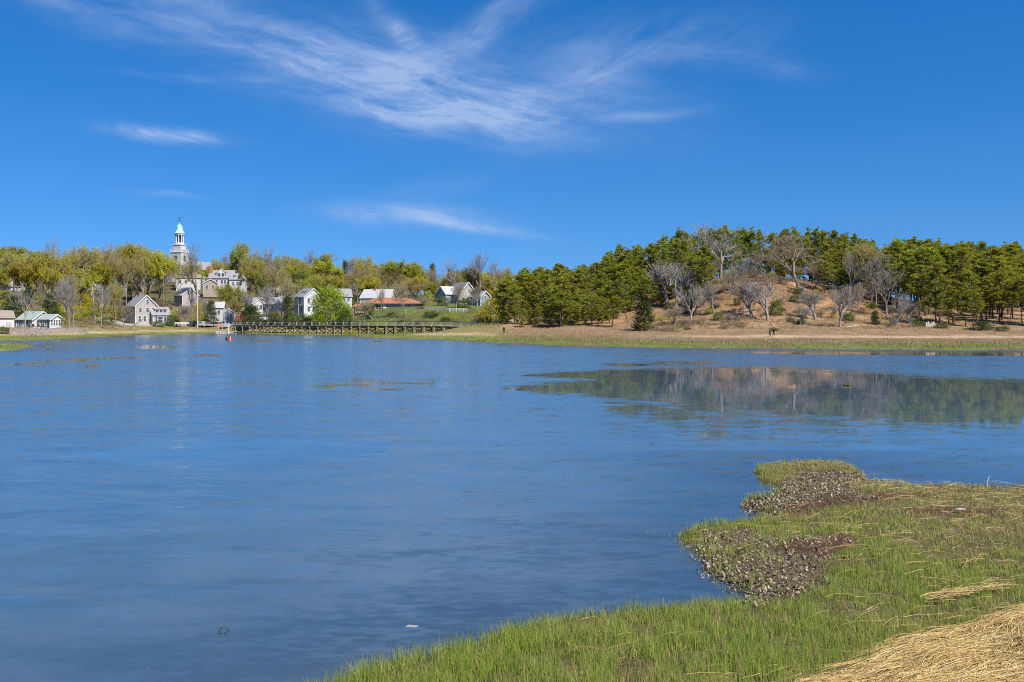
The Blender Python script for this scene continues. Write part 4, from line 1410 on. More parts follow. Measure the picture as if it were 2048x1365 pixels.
pines(48, 1004, 1270, 242, 305, 7, 14, "pine in the dense wood on the hill's left flank", 'pines on the left flank of the hill', ('fullpine', 'fullpine', 'pine'))
pines(22, 1030, 1225, 234, 248, 4, 9, 'low pine at the front edge of the wood behind the walker', 'pines behind the lone walker', ('fullpine',))
for i in range(20):
    px = 1000 + 330 * (i + TR.random()) / 20
    Y = TR.uniform(306, 335)
    X = (px - 1024) / F * Y
    zb = gz(X, Y)
    plant('fullpine', X, Y, min(TR.uniform(7, 10), EYE + (HY - skyR(px)) / F * Y - zb), TR.uniform(6, 8), label='low pine behind the left wood, closing the view between stems', group='back pines of the left wood', z=zb)
for (px, by, top, w_, lab) in [(1322, 600, 495, 50, 'dark pine among bare trees at the upper left of the slope'), (1290, 590, 488, 50, 'pine above the dark cedar, left of the slope'), (1372, 585, 478, 46, 'pine behind the many-stemmed pale trees'), (1340, 570, 470, 50, 'pine under the left shoulder of the hill top'), (1185, 652, 590, 56, 'bushy pine at the foot of the left wood')]:
    g_ = ground_hit(px, by)
    plant('pine', g_.x, g_.y, EYE - (top - HY) / F * g_.y - g_.z, w_ / F * g_.y, label=lab, z=g_.z)
pines(12, 1180, 1300, 245, 275, 8, 11, 'pine between the left wood and the bare slope', 'pines beside the bare slope', ('fullpine', 'pine'))
pines(11, 1300, 1425, 246, 264, 7, 11, 'pine on the upper left of the bare slope', 'pines of the upper left slope', ('fullpine', 'pine'))
pines(7, 1650, 1790, 246, 262, 7, 11, 'pine on the upper right of the bare slope', 'pines of the upper right slope', ('fullpine', 'pine'))
# crest: reach the skyline
for (x0, x1, n, lab, grp) in [(1035, 1300, 24, 'pine on the rising skyline of the left flank', 'skyline pines of the left flank'), (1300, 1480, 16, 'pine on the very top of the hill', 'pines on the hill top'), (1490, 1790, 28, 'pine on the skyline right of the hill top', 'skyline pines right of the top'), (1790, 2090, 22, 'pine on the level skyline at the right edge', 'skyline pines at the right edge')]:
    for i in range(n):
        px = x0 + (x1 - x0) * (i + TR.random()) / n
        Y = TR.uniform(274, 322)
        X = (px - 1024) / F * Y
        zb = gz(X, Y)
        H = EYE + (HY - skyR(px) - TR.uniform(0, 20)) / F * Y - zb
        plant('fullpine' if i % 2 else 'pine', X, Y, H, TR.uniform(6.5, 9.5), label=lab, group=grp, z=zb, var=i // 2)
pines(20, 1640, 1800, 258, 300, 9, 13, 'pine in the shade just below the skyline, right of the top', 'pines below the skyline')
pines(62, 1790, 2100, 232, 305, 11, 19, 'tall pine in the dark grove right of the slope', 'grove pines at the right end')
pines(16, 1840, 2095, 216, 234, 8, 14, 'pine at the front of the right-hand grove', 'front pines of the right grove')
# pines one can point to
for (px, by, top, w_, lab) in [(1407, 610, 490, 52, 'lone dark-stemmed pine in the middle of the bare slope'),
                               (1858, 630, 505, 60, 'straight black-stemmed pine at the left end of the right grove'),
                               (1965, 640, 520, 60, 'tall pine leaning out at the front of the right grove'),
                               (1262, 612, 512, 56, 'tiered pine with flat branches left of the bare slope'),
                               (1225, 655, 590, 50, 'small bushy pine at the foot of the slope left of the cedar'),
                               (1120, 655, 585, 60, 'low spreading pine at the foot of the left wood'),
                               (1245, 625, 560, 40, 'short pine above the dark cedar')]:
    g_ = ground_hit(px, by)
    plant('pine', g_.x, g_.y, EYE - (top - HY) / F * g_.y - g_.z, w_ / F * g_.y, label=lab, z=g_.z)
for (px, by, top, w_, k_, lab) in [(1288, 662, 597, 44, 'cedar', 'dark conical cedar at the foot of the slope'),
                                   (1750, 650, 620, 20, 'cedar', 'small olive cedar on the right part of the slope'),
                                   (1552, 632, 596, 30, 'greenshrub', 'dark round bush behind the two walkers'),
                                   (1480, 650, 628, 30, 'brownshrub', 'brown bush left of the two walkers'),
                                   (1345, 664, 648, 44, 'brownshrub', 'low grey brush heap at the foot of the slope'),
                                   (1882, 657, 645, 36, 'greenshrub', 'bright green bush beside the weathered grey boards'),
                                   (1548, 662, 655, 26, 'greenshrub', 'dark low bush right behind the walkers'),
                                   (2005, 663, 650, 30, 'greenshrub', 'green bush at the foot of the right grove'),
                                   (1965, 660, 642, 60, 'evergreen', 'dark low bush under the right grove'),
                                   (1380, 628, 575, 34, 'column', 'dark ivy-covered stem on the left of the bare slope')]:
    g_ = ground_hit(px, by)
    plant(k_, g_.x, g_.y, EYE - (top - HY) / F * g_.y - g_.z, w_ / F * g_.y, label=lab, z=g_.z)
# bare trees on the slope: (column, base row, top row, width)
for (px, by, top, w_, k_, lab) in [
        (1335, 614, 518, 84, 'multi', 'spreading many-stemmed pale tree left of the lone pine'),
        (1352, 618, 526, 60, 'multi', 'second many-stemmed pale tree close to the lone pine'),
        (1441, 557, 441, 120, 'open', 'wide bare tree crowning the hill top'),
        (1412, 562, 446, 80, 'open', 'brown bare tree at the left shoulder of the hill top'),
        (1597, 577, 454, 118, 'open', 'huge pale bare tree on the right of the hill top'),
        (1574, 556, 470, 70, 'open', 'pale bare tree close behind the huge pale one'),
        (1483, 580, 505, 54, 'open', 'thin bare tree in front of the sky gap on the crest'),
        (1506, 556, 498, 44, 'open', 'small bare tree standing in the sky gap on the crest'),
        (1540, 552, 490, 44, 'open', 'slim bare tree at the right of the sky gap'),
        (1503, 636, 556, 70, 'multi', 'dark low-branching bare tree in the middle of the slope'),
        (1535, 642, 560, 66, 'multi', 'grey low-branching bare tree right of the middle of the slope'),
        (1381, 650, 566, 54, 'multi', 'pale bare tree low on the slope left of its middle'),
        (1348, 660, 610, 44, 'multi', 'crooked white bare shrub low on the slope'),
        (1427, 628, 560, 40, 'multi', 'thin bare sapling right of the lone pine'),
        (1463, 600, 530, 44, 'open', 'bare tree below the hill top'),
        (1651, 566, 505, 44, 'open', 'bare tree at the upper right edge of the slope'),
        (1666, 562, 505, 48, 'open', 'forked bare tree at the upper right edge of the slope'),
        (1703, 600, 494, 44, 'open', 'tall slender pale tree right of the bare slope'),
        (1752, 610, 504, 50, 'open', 'tall pale tree with high branches right of the bare slope'),
        (1773, 634, 535, 60, 'open', 'bright white forked bare tree near the right grove'),
        (1797, 655, 578, 40, 'open', 'leaning pale bare tree low by the right grove'),
        (1680, 655, 575, 56, 'multi', 'spreading grey bare tree low on the right part of the slope'),
        (1718, 612, 560, 30, 'open', 'small dark-stemmed bare tree on the right part of the slope'),
        (1817, 648, 600, 36, 'multi', 'small bare tree with pale twigs beside the right grove'),
        (1838, 642, 606, 28, 'open', 'thin bare sapling at the edge of the right grove'),
        (1630, 640, 580, 54, 'multi', 'tangled bare bush on the right half of the slope'),
        (1600, 650, 610, 40, 'multi', 'low bare bush above the sand strip'),
        (1215, 600, 520, 60, 'open', 'brown bare tree among the pines left of the slope'),
        (1190, 630, 560, 50, 'open', 'pale bare tree in the left pine wood'),
        (1118, 652, 618, 40, 'multi', 'small white-twigged bush at the foot of the left wood'),
        (1738, 600, 478, 60, 'olive', 'olive-brown tree among the skyline pines'),
        (1300, 580, 500, 70, 'open', 'brown bare tree above the dark cedar'),
        (984, 648, 592, 44, 'budshrub', 'grey-green scrub tree at the left end of the pine wood')]:
    g_ = ground_hit(px, by)
    plant(k_, g_.x, g_.y, (EYE - (top - HY) / F * g_.y - g_.z) * 1.04, w_ * 1.25 / F * g_.y, label=lab, z=g_.z)
for i in range(18):
    px = 1385 + 360 * (i + TR.random()) / 18; Y = TR.uniform(232, 264)
    plant('open' if i % 3 else 'bare', (px - 1024) / F * Y, Y, TR.uniform(4, 8), TR.uniform(4.5, 7.5), label='leafless grey tree veiling the upper slope', group='bare trees veiling the upper slope', var=(i % 2) * 2)
for i in range(210):
    px = TR.uniform(1290, 1860); Y = TR.uniform(213, 262)
    k_ = TR.choice(['brownshrub', 'brownshrub', 'multi', 'multi', 'bare', 'budshrub', 'greenshrub'])
    part_ = ['far left part', 'left part', 'middle part', 'right part', 'far right part'][min(4, int((px - 1290) / 114))]
    hgt = 'low on' if Y < 230 else ('halfway up' if Y < 246 else 'high on')
    what = {'brownshrub': 'brown twiggy scrub', 'multi': 'many-stemmed leafless bush', 'bare': 'small leafless sapling', 'budshrub': 'olive budding scrub', 'greenshrub': 'small green bush'}[k_]
    plant(k_, (px - 1024) / F * Y, Y, TR.uniform(.6, 2.4) * TR.uniform(.6, 1.2), TR.uniform(1.5, 3.5), label=f'{what} {hgt} the slope in its {part_}', group='scrub on the hill slope')

# ---- loose cover of the far shore
def scatter(n, x0, x1, y0, y1, test, H, Wd, cols, lean=.25, segs=1):
    px = RNG.uniform(x0, x1, n); Y = RNG.uniform(y0, y1, n)
    X = (px - 1024) / F * Y
    h_, sd_ = far_height(X, Y)
    u = upland(X, Y)
    k = RNG.random(n) < test(px, Y, sd_, u, X)
    X, Y, h_ = X[k], Y[k], h_[k]
    n = len(X)
    cc = cols[RNG.integers(0, len(cols), n)] * RNG.uniform(.7, 1.25, n)[:, None]
    return blades(np.stack([X, Y, h_ - .03], 1), RNG.uniform(H[0], H[1], n), RNG.uniform(Wd[0], Wd[1], n), RNG.uniform(0, 6.28, n), np.abs(RNG.normal(0, lean, n)), cc, segs)


gcol = np.array([(.15, .19, .035), (.19, .225, .05), (.24, .22, .08), (.13, .155, .035)])
tcol = np.array([(.27, .18, .09), (.33, .24, .125), (.19, .12, .06), (.25, .20, .085)])
M1 = scatter(70000, -40, 2100, 122, 305, lambda px, Y, sd, u, X: ((sd > .3) & (u < .85) & (sd < 60)) * (.25 + .75 * sstep(.42, .58, fbm(X * .2, Y * .15, 201))) * np.where(px > 1000, 1 - .85 * sstep(14, 36, sd), 1.0), (.22, .5), (.05, .12), gcol)
V, T, Cc = M1
link('marsh_grass_fringe', mesh_np('marsh_grass_fringe', V, T, 3, [GRASSM], Cc), label='green marsh grass fringing the far shore', cat='grass', kind='stuff')
M2 = scatter(60000, 940, 2100, 150, 250, lambda px, Y, sd, u, X: ((sd > 10) & (u < 4.5)) * sstep(.35, .6, fbm(X * .25, Y * .25, 202)) * np.where((u > .5) & (u < 1.1) & (px > 1400), .05, .6), (.2, .55), (.04, .10), tcol)
M3 = scatter(80000, 1250, 1900, 205, 275, lambda px, Y, sd, u, X: (u > 2) * (.3 + .7 * sstep(.4, .6, fbm(X * .3, Y * .3, 203))), (.15, .6), (.04, .12), np.array([(.30, .17, .08), (.22, .12, .06), (.40, .27, .15), (.15, .09, .05), (.30, .26, .13)]), lean=.6)
M4 = scatter(26000, 690, 1010, 240, 284, lambda px, Y, sd, u, X: (u > .5) * sstep(.36, .56, fbm(X * .3, Y * .3, 204)) * .7, (.25, .9), (.05, .12), np.array([(.15, .19, .03), (.11, .16, .025), (.33, .27, .13), (.20, .20, .05)]))
V, T, Cc = join([M2, M3, M4])
link('dry_undergrowth', mesh_np('dry_undergrowth', V, T, 3, [STRAWM], Cc), label='dry brown grass and dead stems on the far slopes', cat='undergrowth', kind='stuff')

# ------------------------------------------------------------------ houses
WHITE = pbr('white clapboard', (.55, .55, .54), (.47, .47, .46), 1.2, .6, .15, 12, stretch=(1, 1, 6))
TRIM = pbr('white trim', (.66, .66, .65), (.58, .58, .57), 2, .6)
SHINGLE = pbr('weathered grey shingles', (.30, .27, .24), (.42, .39, .35), 5, .9, .4, 9, c3=(.34, .28, .23))
SHINGLEB = pbr('brown shingles', (.28, .21, .16), (.38, .31, .25), 5, .9, .4, 9)
ROOFG = pbr('grey roof shingles', (.22, .215, .22), (.30, .29, .29), 3, .9, .3, 9)
ROOFL = pbr('light grey roof', (.34, .34, .345), (.44, .43, .42), 2, .85, .3, 9)
ROOFGREEN = pbr('green grey roof', (.24, .29, .26), (.34, .37, .33), 3, .9, .3, 9)
ROOFO = pbr('terracotta roof', (.30, .115, .055), (.38, .165, .085), 3, .85, .4, 8, c3=(.26, .10, .055))
ROOFB = pbr('brown roof', (.22, .17, .13), (.30, .24, .19), 3, .9, .3, 9)
BRICK = pbr('red brick', (.34, .13, .08), (.43, .20, .13), 6, .9, .4, 12)
BLUEG = pbr('blue grey boards', (.19, .225, .28), (.25, .29, .34), 2, .8, .2, 9, stretch=(1, 1, 5))
REDW = pbr('dull red boards', (.30, .06, .045), (.38, .10, .07), 3, .8, .2, 9)
GLASS = pbr('dark window glass', (.035, .045, .06), (.07, .085, .11), 1.5, .08, spec=.8)
SHUT = pbr('blue shutters', (.10, .19, .27), (.14, .24, .33), 3, .7)
DOORM = pbr('brown door', (.24, .13, .07), (.30, .17, .10), 3, .6)
COPPER = pbr('verdigris copper', (.26, .62, .46), (.36, .72, .55), 1.5, .55, .1)
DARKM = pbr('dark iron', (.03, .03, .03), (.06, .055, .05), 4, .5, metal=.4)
GREYWOOD = pbr('silvered timber', (.33, .30, .26), (.45, .42, .37), 3, .85, .3, 10, stretch=(1, 1, 3))
PILEM = pbr('weathered pile', (.22, .19, .15), (.34, .30, .25), 3, .9, .3, 10, stretch=(1, 1, 3))
DARKWOOD = pbr('dark timber', (.045, .04, .038), (.10, .088, .075), 4, .85, .3, 10)
CONC = pbr('pale concrete', (.26, .245, .22), (.36, .34, .31), 3, .85, .3)


class House:
    """gable-roofed building; local x runs along the ridge, -y is the side to the viewer's left when turned clockwise"""
    def __init__(self, name, label, cat, nx, by, Y, wd, ln, h, r, deg, wall, roof, over=.3, found=2.0, parent=None, z=None):
        th = R(deg)
        c = at(nx, by, Y)
        sgn = 1 if deg <= 0 else -1            # the corner nearest to the viewer
        lx, ly = sgn * ln / 2, -wd / 2
        ox = c.x - (lx * math.cos(th) - ly * math.sin(th)); oy = c.y - (lx * math.sin(th) + ly * math.cos(th))
        self.w, self.l, self.h, self.r = wd, ln, h, r
        self.o = empty(name, (ox, oy, c.z if z is None else z), th, label=label, cat=cat)
        X, Yh = ln / 2, wd / 2
        m = MB()
        V = [(-X, -Yh, -found), (X, -Yh, -found), (X, Yh, -found), (-X, Yh, -found), (-X, -Yh, h), (X, -Yh, h), (X, Yh, h), (-X, Yh, h), (-X, 0, h + r), (X, 0, h + r)]
        m.add(V, [(0, 1, 5, 4), (2, 3, 7, 6), (1, 2, 6, 9, 5), (3, 0, 4, 8, 7), (4, 5, 9, 8), (6, 7, 8, 9), (3, 2, 1, 0)])
        m.build('wall', wall, self.o)
        self.roof(roof, over)

    def slab(self, m, x0, x1, a, b, t):
        """sloping slab between the lines a=(y,z) and b=(y,z)"""
        (ya, za), (yb, zb) = a, b
        nl = math.hypot(yb - ya, zb - za); ny_, nz_ = -(zb - za) / nl * t, (yb - ya) / nl * t
        if nz_ < 0: ny_, nz_ = -ny_, -nz_
        V = []
        for x in (x0, x1):
            V += [(x, ya, za), (x, yb, zb), (x, yb + ny_, zb + nz_), (x, ya + ny_, za + nz_)]
        m.add(V, [(3, 2, 1, 0), (4, 5, 6, 7), (0, 1, 5, 4), (1, 2, 6, 5), (2, 3, 7, 6), (3, 0, 4, 7)])

    def roof(self, mat_, over):
        h, r, w_, X = self.h, self.r, self.w / 2, self.l / 2 + over
        k = r / w_
        m = MB()
        e = .025
        for s in (-1, 1):
            self.slab(m, -X, X, (s * (w_ + over), h - over * k + e), (s * .0, h + r + e), .13)
        self.rf = m.build('roof', mat_, self.o)
        for x in (-X - .03, X + .005):
            for s in (-1, 1):
                MB().bar((x + .012, s * (w_ + over), h - over * k - .02), (x + .012, s * .02, h + r - .02), .06, .22).build('bargeboard', TRIM, self.o)
        for sx in (-1, 1):
            for sy in (-1, 1):
                MB().box(sx * self.l / 2 - .09, sx * self.l / 2 + .09, sy * w_ - .09, sy * w_ + .09, -.6, h - .12).build('corner_board', TRIM, self.o)

    def place(self, face, u, v, off=0.0):
        """point on a face: S = -y side, N = +y, E = +x gable, W = -x gable; u along the face seen from outside"""
        X, Yh = self.l / 2, self.w / 2
        return {'S': ((u, -Yh - off, v), 0), 'E': ((X + off, u, v), math.pi / 2), 'N': ((-u, Yh + off, v), math.pi), 'W': ((-X - off, -u, v), -math.pi / 2)}[face]

    def window(self, face, u, v, ww=.8, hh=1.3, frame=TRIM, shutters=None, name='window'):
        p, rz = self.place(face, u, v)
        fr_ = MB()
        b = .12
        fr_.box(-ww / 2 - b, ww / 2 + b, -.06, .02, hh, hh + b); fr_.box(-ww / 2 - b - .05, ww / 2 + b + .05, -.09, .02, -b, 0)
        fr_.box(-ww / 2 - b, -ww / 2, -.055, .02, 0, hh); fr_.box(ww / 2, ww / 2 + b, -.055, .02, 0, hh)
        fr_.box(-ww / 2, ww / 2, -.045, .02, hh / 2 - .03, hh / 2 + .03)
        f = fr_.build(name, frame, self.o)
        f.location = p; f.rotation_euler = (0, 0, rz)
        MB().box(-ww / 2, ww / 2, -.02, .015, 0, hh).build('pane', GLASS, f)
        if shutters:
            for s in (-1, 1):
                x0 = s * (ww / 2 + b + .2)
                MB().box(x0 - .18, x0 + .18, -.05, .015, -.05, hh + .05).build('shutter', shutters, f)
        return f

    def door(self, face, u, ww=.95, hh=2.05, mat_=None, v=0.0):
        p, rz = self.place(face, u, v)
        m = MB().box(-ww / 2, ww / 2, -.05, .02, 0, hh)
        d_ = m.build('door', mat_ or DOORM, self.o)
        d_.location = p; d_.rotation_euler = (0, 0, rz)
        MB().box(ww / 2 - .14, ww / 2 - .06, -.10, -.05, .95, 1.05).build('handle', DARKM, d_)
        c = MB().box(-ww / 2 - .12, -ww / 2, -.06, .02, 0, hh + .12).box(ww / 2, ww / 2 + .12, -.06, .02, 0, hh + .12).box(-ww / 2, ww / 2, -.06, .02, hh, hh + .12)
        c.build('door_frame', TRIM, d_)

    def chimney(self, x, y, s=.7, up=.9, mat_=None):
        z = self.h + self.r * (1 - abs(y) / (self.w / 2))
        MB().box(x - s / 2, x + s / 2, y - s / 2, y + s / 2, z - .6, z + up).box(x - s / 2 - .06, x + s / 2 + .06, y - s / 2 - .06, y + s / 2 + .06, z + up, z + up + .14).build('chimney', mat_ or BRICK, self.o)

    def skylight(self, x, f, side=-1):
        """flat roof window at fraction f up the slope"""
        w2 = self.w / 2
        y = side * w2 * (1 - f); z = self.h + self.r * f
        a = math.atan2(self.r, w2)
        o = MB().box(-.45, .45, -.6, .6, .15, .22).build('skylight', GLASS, self.o)
        o.location = (x, y, z); o.rotation_euler = (a if side < 0 else -a, 0, 0)

    def dormer(self, x, wd_, h_, r_, wall, roof, win=1, side=-1, f=.25, shed=False):
        """dormer standing out of the slope"""
        w2 = self.w / 2
        y0 = side * w2 * (1 - f); z0 = self.h + self.r * f
        yb = side * max(0.0, w2 * (1 - (f + (h_ + r_) / self.r)))
        m = MB(); X = wd_ / 2
        if shed:
            V = [(-X, y0, z0 - .2), (X, y0, z0 - .2), (X, y0, z0 + h_), (-X, y0, z0 + h_), (-X, yb, z0 - .2), (X, yb, z0 - .2), (X, yb, z0 + h_ + .25), (-X, yb, z0 + h_ + .25)]
            m.add(V, [(0, 1, 2, 3), (5, 4, 7, 6), (1, 5, 6, 2), (4, 0, 3, 7), (3, 2, 6, 7), (4, 5, 1, 0)])
        else:
            V = [(-X, y0, z0 - .2), (X, y0, z0 - .2), (X, y0, z0 + h_), (0, y0, z0 + h_ + r_), (-X, y0, z0 + h_), (-X, yb, z0 - .2), (X, yb, z0 - .2), (X, yb, z0 + h_), (0, yb, z0 + h_ + r_), (-X, yb, z0 + h_)]
            m.add(V, [(0, 1, 2, 3, 4), (9, 8, 7, 6, 5), (1, 6, 7, 2), (5, 0, 4, 9), (2, 7, 8, 3), (9, 4, 3, 8), (5, 6, 1, 0)])
        d_ = m.build('dormer', wall, self.o)
        q = MB()
        ov = .15 * side
        if shed:
            V = []
            for (yy, zz) in ((y0 + ov, z0 + h_ + .02), (yb, z0 + h_ + .28)):
                V += [(-X - .15, yy, zz), (X + .15, yy, zz), (X + .15, yy, zz + .1), (-X - .15, yy, zz + .1)]
            q.add(V, [(0, 1, 2, 3), (7, 6, 5, 4), (0, 4, 5, 1), (1, 5, 6, 2), (2, 6, 7, 3), (3, 7, 4, 0)])
        else:
            for s in (-1, 1):
                V = []
                for yy in (y0 + ov, yb):
                    V += [(s * (X + .15), yy, z0 + h_ - .1), (0, yy, z0 + h_ + r_ + .03), (0, yy, z0 + h_ + r_ + .13), (s * (X + .15), yy, z0 + h_)]
                q.add(V, [(0, 1, 2, 3), (7, 6, 5, 4), (0, 4, 5, 1), (1, 5, 6, 2), (2, 6, 7, 3), (3, 7, 4, 0)])
        q.build('dormer_roof', roof, d_)
        ww = min(.8, (wd_ - .4) / win - .25)
        for i in range(win):
            u = (i - (win - 1) / 2) * (wd_ / win)
            g = MB().box(u - ww / 2, u + ww / 2, -.04, .02, 0, h_ * .62).build('window', GLASS, d_)
            g.location = (0, y0, z0 + .25)
            if side > 0: g.rotation_euler = (0, 0, math.pi)
        return d_


# white cottage with the glazed porch
H = House('cottage', 'white cottage with green-grey roof above the stone wall', 'house', 65, 657, 250, 6.3, 5.4, 2.2, 2.0, -22, WHITE, ROOFGREEN)
H.window('S', -1.6, .7, .7, 1.2, TRIM, SHUT); H.window('S', .9, .7, .7, 1.2, TRIM, SHUT)
H.window('E', -1.5, .7, .8, 1.3, TRIM); H.window('E', .0, 2.75, .4, .5); H.chimney(1.0, 1.2, .7, .8, WHITE)
H = House('cottage_porch', 'white glazed porch wing with a gable of five windows', 'house', 100, 657, 247, 4.2, 3.5, 2.2, 1.2, -22, WHITE, ROOFGREEN)
for i in range(5): H.window('E', -1.56 + i * .78, .75, .45, 1.3)
H.window('E', 0, 2.75, .3, .3)
for i in range(3): H.window('S', -1.1 + i * .75, .7, .45, 1.4)
H.door('S', 1.2, .7, 2.0, GLASS)
# little cottage at the left edge
H = House('garden_cottage', 'small grey cottage with brown roof cut by the left edge', 'house', -26, 653, 243, 4.5, 6, 2.1, 1.7, 40, WHITE, ROOFB)
H.door('S', -2.0, .8, 1.8, GREYWOOD)
# shingled house
H = House('shingled_house', 'two-storey grey shingled house by the shore', 'house', 271, 648.5, 300, 6.7, 8.2, 5.5, 3.2, -50, SHINGLE, ROOFG)
for u in (-1.9, .25, 1.9): H.window('E', u, 3.6, .75, 1.35)
H.window('E', .25, 6.1, .75, 1.3)
for u in (-2.1, -.5, 1.2): H.window('E', u, .9, .75, 1.45)
H.door('E', 2.55, .9, 2.1)
for u in (-2, 1.6): H.window('S', u, 3.6, .7, 1.3); H.window('S', u, .9, .7, 1.3)
H.chimney(-1.5, .0, .7, .8)
Hw = House('shingled_wing', 'low wing with long dormer on the shingled house', 'house', 306, 648, 301.5, 5.2, 5.4, 2.7, 2.3, 40, SHINGLE, ROOFG)
Hw.dormer(-.4, 3.6, 1.05, .1, SHINGLE, ROOFG, 3, shed=True)
Hw.window('S', -1.7, .7, .6, 1.5); Hw.window('S', -.5, .4, 1.5, 1.7); Hw.window('S', 1.0, .7, .6, 1.4)
# uphill grey house
H = House('hillside_house', 'grey gabled house on the slope below the church', 'house', 365, 610, 345, 5.8, 6.6, 3.4, 2.6, -48, SHINGLE, ROOFL)
H.window('E', .4, 3.6, .7, 1.2, GLASS); H.window('E', 1.3, .8, .8, 1.3); H.window('S', -1.2, 1.0, .8, 1.2); H.window('S', 1.6, 1.0, .8, 1.2)
# house under the church
H = House('white_house', 'white house with brown roof just below the church', 'house', 352, 572, 388, 7, 9, 3.2, 2.4, 12, WHITE, ROOFB)
for u in (-3, -.8, 1.6): H.window('S', u, .9, .8, 1.3)
# big white house
H = House('dormered_house', 'large white house with gabled dormer and grey roof', 'house', 418, 583, 388, 7.5, 9.0, 5.2, 3.1, 6, WHITE, ROOFG)
H.dormer(-2.6, 2.7, 2.0, 1.5, WHITE, ROOFG, 2, f=.12)
H.dormer(2.0, 4.2, 1.3, .1, WHITE, ROOFG, 3, shed=True)
for u in (-3.2, -1.6, .4, 1.6, 3.2): H.window('S', u, 3.0, .75, 1.35)
H.chimney(-4.1, -1.2, 1.0, 2.6)
H = House('dormered_house_wing', 'lower white wing right of the large dormered house', 'house', 459.5, 583, 386, 6.5, 5.4, 4.6, 2.4, 6, WHITE, ROOFG)
for u in (-1.4, .2, 1.7): H.window('S', u, 2.4, .7, 1.3)
H.skylight(-1.2, .5); H.skylight(1.0, .5)
H = House('brown_house', 'small brown shingled house before the large white one', 'house', 406, 584, 368, 5.2, 6, 3.2, 1.6, -70, SHINGLEB, ROOFB)
H.window('E', 1.0, 1.1, .9, 1.3); H.window('E', -1.3, 1.1, .9, 1.3)
# sheds by the landing
H = House('garage_shed', 'pale-roofed shed behind the parked cars', 'shed', 412, 633, 326, 5, 5.4, 2.8, 1.9, 8, WHITE, ROOFL)
H.door('S', -1.0, 1.8, 2.0, SHUT); H.window('S', 1.4, .8, .8, 1.1)
H = House('boathouse', 'small blue-grey boat shed at the bridge head', 'shed', 448, 638.5, 311, 2.9, 4.5, 2.1, 1.2, -72, BLUEG, ROOFG, over=.15)
H.window('E', -.5, .8, .45, .8); H.door('E', .65, .7, 1.8, SHUT)
H = House('red_shed', 'dull red shed with white window beside the dark yew', 'shed', 470, 634, 317, 3.2, 4.4, 1.9, .9, 6, REDW, ROOFB, over=.2)
H.window('S', -1.3, .5, .6, .8)
H = House('low_house', 'low pale-roofed house behind the dark yew', 'house', 505, 622, 330, 6, 6.5, 2.4, 2.0, -52, WHITE, ROOFL)
H.window('S', 0, .8, .8, 1.1); H.window('E', 0, .8, .8, 1.1)
H = House('pale_house', 'pale grey house with skylight in its light roof', 'house', 553, 622, 322, 5.2, 6.6, 2.4, 2.0, -36, WHITE, ROOFL)
H.window('S', -.6, .5, .7, 1.4); H.window('S', 1.2, .5, .7, 1.4); H.skylight(.6, .5); H.window('E', .2, .6, .8, 1.4)
# skylight house
H = House('skylight_house', 'tall white house with two skylights and a balcony', 'house', 608, 627, 300, 6.4, 5.6, 5.0, 2.5, -48, WHITE, ROOFG)
for u in (-1.6, .1): H.window('E', u, 3.2, .75, 1.3); H.window('E', u, .7, .75, 1.3)
H.window('E', 1.9, 3.2, .75, 1.3)
H.skylight(-.9, .55); H.skylight(.9, .55); H.door('S', 0.4, .9, 2.0, GLASS, 2.6); H.window('S', 1.4, .5, .8, 1.4)
b_ = MB().box(-1.8, 1.8, -1.5, 0, 0, .12)
b_.build('balcony', GREYWOOD, H.o).location = (.2, -3.2, 2.45)
q = MB()
for i in range(9): q.box(-1.78 + i * .44, -1.72 + i * .44, -1.5, -1.44, .12, 1.0)
q.box(-1.8, 1.8, -1.52, -1.42, 1.0, 1.07)
q.build('balcony_railing', GREYWOOD, H.o).location = (.2, -3.2, 2.45)
for sx in (-1.7, 1.7): MB().box(-.07, .07, -.07, .07, -.5, 2.45).build('balcony_post', GREYWOOD, H.o).location = (.2 + sx, -4.6, 0)
# behind the maple
H = House('tree_hidden_house', 'pale two-storey house half hidden behind the bright maple', 'house', 674, 622, 316, 5.0, 4.6, 4.6, 2.4, 20, WHITE, ROOFG)
for u in (-1.4, 0, 1.4): H.window('S', u, 3.2, .7, 1.3); H.window('S', u, .8, .7, 1.3)
H = House('barn', 'grey barn roof rising behind the orange-roofed house', 'barn', 776, 610, 318, 8, 9.5, 2.2, 2.8, -14, WHITE, ROOFL)
H.chimney(-1.0, -.4, .7, .7)
# orange-roofed house: low hipped roof
oz = at(731, 620.5, 292)
oo = empty('orange_roofed_house', ((788 - 1024) / F * 296, 296, oz.z), R(3), label='long low house with terracotta hipped roof', cat='house')
L2, W2_, hh = 8.4, 3.6, 2.0
MB().box(-L2, L2, -W2_, W2_, -2.0, hh).build('wall', BRICK, oo)
m = MB(); e = .7
m.add([(-L2 - e, -W2_ - e, hh), (L2 + e, -W2_ - e, hh), (L2 + e, W2_ + e, hh), (-L2 - e, W2_ + e, hh), (-L2 - e, -W2_ - e, hh - .14), (L2 + e, -W2_ - e, hh - .14), (L2 + e, W2_ + e, hh - .14), (-L2 - e, W2_ + e, hh - .14), (-L2 + 3.2, 0, hh + 1.75), (L2 - 4.5, 0, hh + 1.75)],
      [(0, 1, 9, 8), (1, 2, 9), (2, 3, 8, 9), (3, 0, 8), (4, 5, 1, 0), (5, 6, 2, 1), (6, 7, 3, 2), (7, 4, 0, 3), (7, 6, 5, 4)])
m.build('roof', ROOFO, oo)
